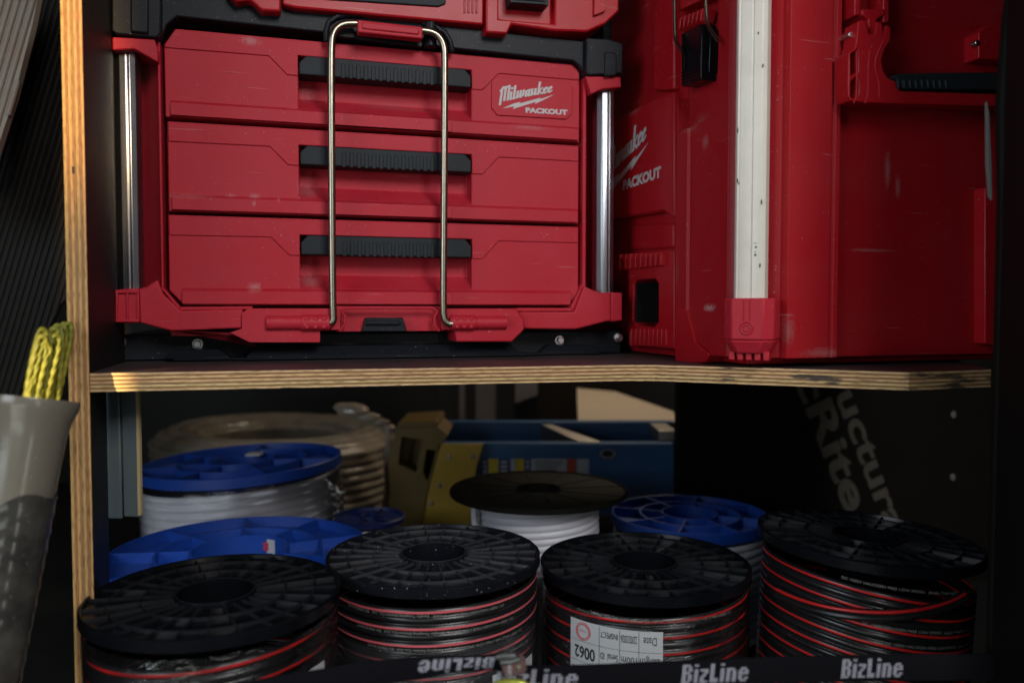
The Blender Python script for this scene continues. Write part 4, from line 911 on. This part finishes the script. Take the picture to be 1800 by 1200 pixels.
for (pa, pb, Y0, Y1) in (((948, 744), (1037, 779), 0.135, 0.0),):
    a = LD.L(*pa, Y0); b_ = LD.L(*pb, Y1); 
    m.add([(a[0], Y0, a[1]), (a[0] + 0.02, Y0, a[1]), (b_[0] + 0.02, Y1 + 0.01, b_[1] + 0.002), (b_[0] - 0.02, Y1 + 0.01, b_[1] + 0.002), (a[0], Y0, a[1] - 0.03), (a[0] + 0.02, Y0, a[1] - 0.03), (b_[0] + 0.02, Y1 + 0.01, b_[1] - 0.03), (b_[0] - 0.02, Y1 + 0.01, b_[1] - 0.03)],
          [[0, 1, 2, 3], [4, 7, 6, 5], [0, 3, 7, 4], [1, 5, 6, 2], [0, 4, 5, 1], [3, 2, 6, 7]])
m.build('rung', AL2, ld, bevel=0.001); m = MB()
x_, z_r = LD.L(1172, 760, 0.06); m.box(x_ - 0.02, x_ + 0.012, 0.03, 0.128, z_r - 0.015, z_r + 0.008)
m.build('rung', AL2, ld, bevel=0.001)
STK = [plastic('sticker_a', c_, 0.5, bump=0) for c_ in ((0.03, 0.07, 0.2), (0.5, 0.38, 0.02), (0.4, 0.42, 0.45), (0.45, 0.07, 0.03))]
m = MB()
for (a, b_, k) in ((845, 858, 0), (859, 876, 1), (877, 897, 0), (898, 905, 2), (906, 921, 1), (922, 933, 0), (934, 996, 2), (997, 1012, 3), (1014, 1035, 2)):
    m.prism(LD.Ls([(a, 806), (b_, 806), (b_, 836), (a, 836)], 0), -0.0015, -0.0002, m=k)
st_ = m.build('warning_stickers', STK, rail0, smooth=0)
for (a, b_) in ((848, 856), (880, 892), (924, 931)):
    m = MB()
    for k in range(3): m.prism(LD.Ls([(a, 810 + k * 8), (b_, 810 + k * 8), (b_ - 2, 814 + k * 8), (a + 2, 814 + k * 8)], -0.0015), -0.0021, -0.0014)
    m.build('sticker_print', WHITE, st_, smooth=0)
m = MB()
for k in range(5): m.prism(LD.Ls([(940, 810 + k * 5), (990 - k * 4, 810 + k * 5), (990 - k * 4, 811.6 + k * 5), (940, 811.6 + k * 5)], -0.0015), -0.0021, -0.0014)
m.build('sticker_lines', BLKINK, st_, smooth=0)
m = MB()
m.prism(LD.Ls([(775, 780), (850, 779), (838, 820), (826, 930), (744, 930), (752, 870)], -0.02), -0.024, -0.016)
cap = m.build('end_cap', YEL, ld, bevel=0.002)
m = MB()
m.prism(LD.Ls([(702, 745), (768, 742), (790, 760), (778, 781), (752, 872), (744, 930), (682, 930), (690, 860), (686, 800)], 0.03), 0.0, 0.13)
m.prism(LD.Ls([(700, 742), (768, 738), (772, 746), (703, 750)], 0.0), -0.015, 0.13)
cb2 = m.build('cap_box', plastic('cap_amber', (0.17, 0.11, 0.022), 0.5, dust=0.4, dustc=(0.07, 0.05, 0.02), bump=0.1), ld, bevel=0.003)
cm = MB(); cm.prism(LD.Ls([(706, 768), (742, 772), (732, 830), (716, 822), (700, 815)], 0.0), -0.03, 0.05)
cm2 = MB(); cm2.prism(LD.Ls([(750, 790), (766, 792), (752, 845), (744, 830)], 0.0), -0.03, 0.05); cut(cb2, [cm, cm2])
for px, py in ((789, 803), (831, 802), (772, 853), (757, 884)):
    q = LD.L(px, py, -0.024); m = MB(); m.prism([(q[0] + 0.004 * math.cos(R(30 * i)), q[1] + 0.004 * math.sin(R(30 * i))) for i in range(12)], -0.0275, -0.022); m.build('cap_screw', STEEL, cap, bevel=0.0008)

# posts and board far behind
PALE = plastic('pale_board', (0.62, 0.52, 0.40), 0.6, dust=0.2, bump=0.1)
POST = plastic('post_metal', (0.20, 0.18, 0.15), 0.55, dust=0.3, bump=0.1)
for a, b_, lab_, mt in ((807, 817, 'thin pale post far behind the ladder', POST), (836, 871, 'broad dull metal post far behind the ladder', POST), (904, 946, 'dark post with a bright plate at its top, far behind', DARK)):
    p0, p1 = at(a, 700, 1.9), at(b_, 700, 1.9); m = MB(); m.box(p0.x, p1.x, 1.9, 1.93, 0.0, 0.9)
    o = m.build('post', mt, bevel=0.002); tag(o, lab_, 'post')
    if mt is DARK:
        m = MB(); z0, z1 = at(900, 708, 1.895).z, at(900, 640, 1.895).z; m.prism([(p0.x + 0.002, z0), (p1.x - 0.002, z0 + 0.02), (p1.x - 0.002, z1), (p0.x + 0.002, z1)], 1.892, 1.8985); m.build('plate', plastic('plate_grey', (0.42, 0.40, 0.38), 0.5), o)
m = MB(); q = [at(1016, 740, 1.60), at(1190, 740, 1.60), at(1184, 723, 1.72), at(1082, 688, 1.95), at(1014, 682, 1.97)]
m.add([p for p in q] + [p - Vector((0, 0, 0.02)) for p in q], [[0, 1, 2, 3, 4], [9, 8, 7, 6, 5]] + [[i, 5 + i, 5 + (i + 1) % 5, (i + 1) % 5] for i in range(5)])
tag(m.build('pale_board', PALE, smooth=0), 'pale board with a sloping sunlit top lying behind the ladder', 'board')

# ---------------------------------------------------------------- dark lettered panel, right rear
PF = at(1450, 800, 1.40); PL = Frame((PF.x, PF.y, 0.0), R(10))
pn = PL.empty('lettered_panel'); tag(pn, 'dark film faced board stencilled with big slanting grey letters, under the shelf at right', 'board')
m = MB(); a = PL.L(1192, 800, 0)[0]; m.box(a, 0.75, 0.0, 0.018, 0.0, 0.43); m.build('board', plastic('form_ply', (0.005, 0.004, 0.003), 0.6, spec=0.2, dust=0.2, dustc=(0.012, 0.01, 0.007), bump=0.1), pn)
STEN = plastic('stencil_ink', (0.10, 0.086, 0.064), 0.7, dust=0.5, dustc=(0.05, 0.045, 0.035), bump=0.1, scale=60)
m = MB()
def plane_text(s, p_start, p_end, size_px, bold):
    """letters running from one measured point to another; their tops to the right"""
    V, F, w = text_mb(s, 1.0, bold)
    A_, B_ = Vector(PL.L(*p_start, -0.001)), Vector(PL.L(*p_end, -0.001)); d = (B_ - A_); L = d.length; d.normalize(); nrm = Vector((-d.y, d.x)); k = size_px / 1400 * 1.4
    out = []
    for x, y in V:
        q = A_ + d * (x / w * L) + nrm * (y * k); out.append((q.x, -0.0008, q.y))
    m.add(out, F)
plane_text('SecRite', (1350, 548), (1489, 903), 72, 0.03)
plane_text('Structural', (1424, 575), (1568, 958), 62, 0.025)
m.build('stencil_lettering', STEN, pn, smooth=0, fix=False)
for px, py in ((1675, 728), (1674, 838)):
    q = PL.L(px, py, 0); m = MB(); m.prism([(q[0] + 0.0045 * math.cos(R(24 * i)), q[1] + 0.006 * math.sin(R(24 * i))) for i in range(15)], -0.003, 0.001); sco = m.build('screw', plastic('screw_zinc', (0.2, 0.2, 0.18), 0.5), pn, bevel=0.001)
    m = MB(); m.box(q[0] - 0.0006, q[0] + 0.0006, -0.0034, -0.0028, q[1] - 0.003, q[1] + 0.003); m.build('screw_slot', BLKINK, sco)

# ---------------------------------------------------------------- grey painted battens hanging under the shelf
GREY = plastic('grey_paint', (0.075, 0.105, 0.125), 0.45, dust=0.3, dustc=(0.14, 0.13, 0.08), bump=0.5, bscale=90, scale=30)
GREYD_ = plastic('grey_paint_dark', (0.04, 0.055, 0.065), 0.5, bump=0.3, bscale=90)
for a, b_, bot, Yb, mt, lab_ in ((183, 214.5, 912, 0.765, GREY, 'grey painted plank hanging under the shelf beside the plywood upright'), (216, 247, 909, 0.76, GREY, 'grey painted plank with a bare pale edge, nearest the blue spools')):
    p0, p1 = at(a, bot, Yb), at(b_, bot, Yb); m = MB(); m.box(p0.x, p1.x, Yb, Yb + 0.0035, p0.z, SHZ - SHT - 0.0005)
    o = m.build('batten', mt, bevel=0.002); tag(o, lab_, 'plank', 'grey planks under the shelf')
    if b_ == 247:
        m = MB(); m.box(p1.x - 0.0022, p1.x + 0.0006, Yb - 0.0006, Yb + 0.004, p0.z + 0.002, SHZ - SHT - 0.001); m.build('bare_edge', plastic('bare_edge', (0.42, 0.33, 0.17), 0.7), o)

# ---------------------------------------------------------------- conduit with tape, rope in its mouth
PVC = plastic('grey_pvc', (0.15, 0.138, 0.11), 0.2, dust=0.25, dustc=(0.2, 0.17, 0.12), speck=0.3, bump=0.12, bscale=200, scale=20)
TAPE = plastic('black_tape', (0.016, 0.0155, 0.015), 0.16, dust=0.7, dustc=(0.11, 0.105, 0.092), bump=0.5, bscale=50, scale=30, speck=0.3)
top_ = at(62, 700, 0.62); bot_ = at(-40, 1290, 0.575)
ax = (top_ - bot_); Lp = ax.length
cd = bpy.data.objects.new('conduit_pipe', None); col.objects.link(cd); cd.location = bot_; cd.rotation_euler = ax.to_track_quat('Z', 'Y').to_euler()
tag(cd, 'leaning grey plastic pipe with a flared mouth, its lower half bound in black tape', 'pipe')
m = MB()
pr = [(0.0215, 0.0), (0.0245, Lp * 0.35), (0.0262, Lp * 0.65), (0.0268, Lp - 0.050), (0.0276, Lp - 0.030), (0.0296, Lp - 0.017), (0.0328, Lp - 0.008), (0.0336, Lp - 0.003), (0.0332, Lp), (0.0312, Lp), (0.0285, Lp - 0.010), (0.0245, Lp - 0.04), (0.020, 0.0)]
pr = [(r * 0.95, z) for r, z in pr]
m.lathe(pr, 64, wob=lambda a, z: 1 + 0.012 * math.sin(2 * a + 18 * z)); m.build('pipe', PVC, cd, smooth=50)
m = MB(); zt_ = Lp * 0.675
pr = []
for i in range(40):
    z = zt_ * i / 39; pr.append((0.0215 * 0.95 + 0.95 * (0.0262 - 0.0215) * z / (Lp * 0.65) + 0.0008 + (0.0007 if i % 3 == 0 else 0), z))
n_ = 64; vs = []
for i in range(n_):
    a = 2 * math.pi * i / n_
    for j, (r, z) in enumerate(pr): vs.append((r * math.cos(a), r * math.sin(a), z * (1 + 0.06 * math.sin(a - 2.2) * (z / zt_)) + 0.004 * math.sin(3 * a) * (z / zt_)))
m.add(vs, [[i * 40 + j, ((i + 1) % n_) * 40 + j, ((i + 1) % n_) * 40 + j + 1, i * 40 + j + 1] for i in range(n_) for j in range(39)])
m.build('tape_wrap', TAPE, cd, smooth=60)
ROPE = plastic('yellow_rope', (0.24, 0.21, 0.01), 0.6, dust=0.8, dustc=(0.05, 0.075, 0.008), bump=0.4, bscale=300, scale=40)
m = MB()
random.seed(5)
for i in range(14):
    f = i / 13
    b0 = top_ + Vector((-0.018 + 0.025 * f, random.uniform(-0.006, 0.008), -0.03))
    pk = at(80 + 36 * f + random.uniform(-16, 9), 562 + 22 * abs(f - 0.6) + random.uniform(-4, 40), 0.648 + 0.03 * f + random.uniform(-0.014, 0.014))
    dn = b0 + Vector((random.uniform(-0.002, 0.003), 0.005, 0))
    p = smooth_path([b0, b0.lerp(pk, 0.5) + Vector((-0.003, 0, 0)), pk + Vector((-0.003, 0, -0.006)), pk, pk + Vector((0.003, 0.004, -0.005)), dn.lerp(pk, 0.5) + Vector((0.001, 0.005, 0)), dn], 3)
    # even steps
    L_ = [0]; 
    for a, b_ in zip(p, p[1:]): L_.append(L_[-1] + (b_ - a).length)
    st2, out = 0.0011, []; d_ = 0; j = 0
    while d_ < L_[-1]:
        while L_[j + 1] < d_: j += 1
        out.append(p[j].lerp(p[j + 1], (d_ - L_[j]) / max(1e-9, L_[j + 1] - L_[j]))); d_ += st2
    m.tube(out, 0.0019, 12, prof=lambda a, i: 1 + 0.2 * math.cos(3 * (a - i * 0.24)))
tag(m.build('yellow_rope', ROPE, smooth=70), 'bunched yellow green rope looping out of the mouth of the grey pipe', 'rope')

# ---------------------------------------------------------------- ribbed sheets at far left
RIBL = plastic('ribbed_lit', (0.22, 0.205, 0.17), 0.5, dust=0.45, dustc=(0.25, 0.09, 0.03), bump=0.3, bscale=60, scale=16)  # lit part of the ribbing: sunlight put into the colour, rust besides
RIBD = plastic('ribbed_shaded', (0.012, 0.0115, 0.010), 0.5, spec=0.2, dust=0.4, dustc=(0.025, 0.022, 0.02), bump=0.2)  # same ribbing out of the sun: its shade put into the colour
def ribbed(name, outline, Y, mat_, p_a, p_b, pitch, amp, label, th=0.01):
    P_ = [at(a, b_, Y) for a, b_ in outline]; A_, B_ = at(*p_a, Y), at(*p_b, Y); d = (B_ - A_).normalized(); nn = Vector((d.z, 0, -d.x)); 
    if nn.x < 0: nn = -nn
    s_ = [(p - A_).dot(nn) for p in P_]; m = MB(); cx = min(s_)
    m.prism([(p.x, p.z) for p in P_], Y + 0.003, Y + 0.003 + th)
    while cx < max(s_):
        # clip each rib to the outline by sampling along it
        hits = []
        for i in range(len(P_)):
            a, b_ = P_[i], P_[(i + 1) % len(P_)]; sa_, sb = (a - A_).dot(nn) - cx, (b_ - A_).dot(nn) - cx
            if sa_ * sb < 0: q = a.lerp(b_, sa_ / (sa_ - sb)); hits.append((q - A_).dot(d))
        if len(hits) >= 2:
            q0, q1 = A_ + nn * cx + d * min(hits), A_ + nn * cx + d * max(hits); m.tube([q0 + Vector((0, 0.003, 0)), q1 + Vector((0, 0.003, 0))], amp, 8)
        cx += pitch
    return tag(m.build(name, mat_, smooth=60), label, 'ribbed sheet')
ribbed('ribbed_sheet', [(-160, -60), (74, -60), (55, 40), (22, 170), (0, 238), (-40, 360), (-160, 360)], 1.0, RIBL, (66, 0), (0, 228), 0.0092, 0.0036, 'ribbed sheet painted in its sunlit tone, with rust spots, in the top left corner')
ribbed('ribbed_sheet', [(-160, -60), (150, -60), (150, 480), (100, 540), (0, 760), (-160, 1000)], 1.12, RIBD, (66, 0), (0, 228), 0.0088, 0.0034, 'ribbed sheet painted in its shaded tone, leaning behind the plywood upright at left')

# ---------------------------------------------------------------- strap across the front
STRAP = plastic('webbing', (0.006, 0.006, 0.008), 0.85, spec=0.05, bump=0.6, bscale=700)
YARN = plastic('white_yarn', (0.40, 0.40, 0.47), 0.7, bump=0.2)
FONT = {'B': ['11110', '11011', '11011', '11110', '11011', '11011', '11011', '11110'], 'i': ['11', '00', '11', '11', '11', '11', '11', '11'], 'z': ['0000', '0000', '1111', '0011', '0110', '1100', '1100', '1111'],
        'L': ['1100', '1100', '1100', '1100', '1100', '1100', '1111', '1111'], 'n': ['00000', '00000', '11110', '11011', '11011', '11011', '11011', '11011'], 'e': ['00000', '00000', '01110', '11011', '11111', '11000', '11011', '01110']}
def strap(name, tops, wid, Ys, label, texts, parent=None):
    """ribbon: TOPS top edge in pixels, WID widths in pixels; text = (px0, px1, flip)"""
    n = 60; T = []
    def interp(seq, px):
        for (a, va), (b_, vb) in zip(seq, seq[1:]):
            if px <= b_: 
                f = (px - a) / (b_ - a); f = max(0, f); f2 = f * f * (3 - 2 * f) * 0.4 + f * 0.6; return va + (vb - va) * f2
        return seq[-1][1]
    x0, x1 = tops[0][0], tops[-1][0]
    def Sf(px, t, off=0.0):
        y0 = interp(tops, px); w = interp(wid, px); Y = interp(Ys, px)
        p = at(px, y0 + w * t, Y - off); p.y += 0.0008 * (2 * t - 1) ** 2; return p
    m = MB(); vs = []; nt = 6
    for i in range(n + 1):
        px = x0 + (x1 - x0) * i / n
        for k in range(nt + 1): vs.append(Sf(px, k / nt))
    for i in range(n + 1):
        px = x0 + (x1 - x0) * i / n
        for k in range(nt + 1): p = Sf(px, k / nt); p.y += 0.0016; vs.append(p)
    o2 = (n + 1) * (nt + 1); I = lambda i, k: i * (nt + 1) + k
    fs = [[I(i, k), I(i + 1, k), I(i + 1, k + 1), I(i, k + 1)] for i in range(n) for k in range(nt)] + [[o2 + q for q in (I(i, k), I(i, k + 1), I(i + 1, k + 1), I(i + 1, k))] for i in range(n) for k in range(nt)]
    fs += [[I(i, 0), o2 + I(i, 0), o2 + I(i + 1, 0), I(i + 1, 0)] for i in range(n)] + [[I(i, nt), I(i + 1, nt), o2 + I(i + 1, nt), o2 + I(i, nt)] for i in range(n)]
    fs += [[I(0, k), I(0, k + 1), o2 + I(0, k + 1), o2 + I(0, k)] for k in range(nt)] + [[I(n, k), o2 + I(n, k), o2 + I(n, k + 1), I(n, k + 1)] for k in range(nt)]
    m.add(vs, fs); o = m.build(name, STRAP, parent, smooth=30)
    m = MB()
    for (a, b_, flip) in texts:
        cells = []; cx = 0
        for ch in 'BizLine':
            for r_, row in enumerate(FONT[ch]):
                for c_, bit in enumerate(row):
                    if bit == '1': cells.append((cx + c_, r_))
            cx += len(FONT[ch][0]) + 1
        W = cx - 1
        for (c_, r_) in cells:
            for sx_ in range(2):
                for sy_ in range(2):
                    u0 = (c_ + sx_ * 0.5 + 0.05) / W; u1 = (c_ + sx_ * 0.5 + 0.43) / W; v0 = (r_ + sy_ * 0.5 + 0.04) / 8; v1 = (r_ + sy_ * 0.5 + 0.44) / 8
                    sh = 0.05
                    if flip: u0, u1, v0, v1 = 1 - u1, 1 - u0, 1 - v1, 1 - v0
                    q = []
                    for u, v in ((u0, v0), (u1, v0), (u1, v1), (u0, v1)):
                        q.append(Sf(a + (b_ - a) * (u - 0.03 * (v - 0.5)), 0.13 + 0.72 * v, 0.0006))
                    m.add(q, [[0, 1, 2, 3]])
    m.build('woven_lettering', YARN, o, smooth=0, fix=False)
    return o
sa_ = strap('webbing_strap', [(380, 1206), (440, 1197), (540, 1180), (640, 1164), (720, 1156), (800, 1153), (868, 1151), (900, 1154)], [(380, 46), (540, 44), (720, 41), (800, 30), (860, 26), (900, 30)], [(380, 0.575), (700, 0.585), (900, 0.585)],
      'black webbing strap', [(735, 868, True)])
tag(sa_, 'black webbing strap with upside down white lettering, left of the brown tab', 'strap', 'webbing straps across the front')
sb_ = strap('webbing_strap', [(880, 1170), (1000, 1170), (1200, 1162), (1400, 1154), (1600, 1150), (1750, 1150)], [(880, 44), (1200, 46), (1600, 46), (1750, 46)], [(880, 0.59), (1200, 0.60), (1500, 0.605), (1750, 0.605)],
      'black webbing strap', [(872, 1016, False), (1199, 1316, False), (1480, 1587, False)])
tag(sb_, 'black webbing strap with white woven lettering reading upright, running to the right edge', 'strap', 'webbing straps across the front')
q0 = at(900, 1170, 0.572); KF = Frame((q0.x, q0.y, q0.z), 0)
kb = KF.empty('strap_tab'); tag(kb, 'brown leather tab with a metal clip joining the two straps', 'strap tab')
m = MB(); m.prism(KF.Ls([(879, 1160), (915, 1150), (924, 1158), (926, 1178), (918, 1187), (886, 1190)], 0), 0.0, 0.004)
lth = m.build('leather_tab', plastic('brown_leather', (0.085, 0.035, 0.034), 0.5, dust=0.2, bump=0.4, bscale=300), kb, bevel=0.001)
m = MB(); m.tube([(KF.L(*p, -0.002)[0], -0.002, KF.L(*p, -0.002)[1]) for p in ((872, 1155), (884, 1151), (906, 1151), (914, 1156), (902, 1161), (880, 1164))], 0.0017, 8)
m.prism(KF.Ls([(878, 1155), (910, 1153), (910, 1159), (879, 1163)], -0.001), -0.002, 0.0); m.build('clip', plastic('dull_steel', (0.30, 0.31, 0.32), 0.35, metal=1.0, dust=0.4, dustc=(0.1, 0.1, 0.1)), kb)
m = MB(); q = KF.L(912, 1171, 0); m.prism([(q[0] + 0.0016 * math.cos(R(30 * i)), q[1] + 0.0016 * math.sin(R(30 * i))) for i in range(12)], -0.0014, 0.001); m.build('rivet', STEEL, kb)
m = MB(); V, F, w = text_mb('WALT', 0.0040, 0.02)
q = KF.L(899, 1167, 0); m.add([(q[0] - y, -0.0005, q[1] - x + 0.001) for x, y in V], F); m.build('tab_lettering', WHITE, kb, smooth=0, fix=False)
CARA = plastic('lime_anodised', (0.42, 0.46, 0.07), 0.3, metal=0.6, bump=0.05)
m = MB(); m.tube(smooth_path([Vector(at(*p, 0.56)) for p in ((850, 1270), (858, 1226), (868, 1206), (888, 1199), (915, 1200), (932, 1208), (942, 1232), (952, 1270))]), 0.0031, 12)
m.tube(smooth_path([Vector(at(*p, 0.557)) for p in ((906, 1200), (913, 1218), (912, 1246))]), 0.0018, 8)
tag(m.build('carabiner', CARA, smooth=60), 'lime green metal carabiner hanging below the brown tab at the bottom edge', 'carabiner')

# ---------------------------------------------------------------- dark door edge on the right
RUB = plastic('door_rubber', (0.004, 0.004, 0.0036), 0.6, spec=0.12, bump=0.1)
a = at(1741, 600, 0.625)
DF = Frame((a.x, a.y, 0), 0)
door = DF.empty('truck_door'); tag(door, 'nearly black door edge with a rubber seal closing the right side', 'door')
m = MB(); m.prism([(0.006, 0.0), (0.0, -0.012), (0.0, -0.10), (0.26, -0.12), (0.28, 0.3), (0.24, 0.3)], 0.0, 1.15, 'z'); m.build('panel', RUB, door, bevel=0.002)
m = MB()
for dx, yy, r in ((0.006, -0.004, 0.0055), (0.016, -0.10, 0.004)):
    m.tube([(dx, yy, 0.0), (dx, yy, 0.58), (dx - 0.003, yy, 0.66), (dx, yy, 0.72), (dx + 0.010, yy, 0.80)], r, 12)
m.build('seal', RUB, door, smooth=60)
m = MB(); pts = [at(a, b_, 0.70) for a, b_ in ((1735, 178), (1740, 200), (1744, 300), (1745, 352), (1740, 345), (1736, 290))]
m.prism([(p.x, p.z) for p in pts], 0.70, 0.704)
tag(m.build('pale_strip', plastic('pale_grey_strip', (0.16, 0.155, 0.15), 0.6), bevel=0.0005), 'thin pale curved strip showing between the tall red box and the dark door', 'strip')
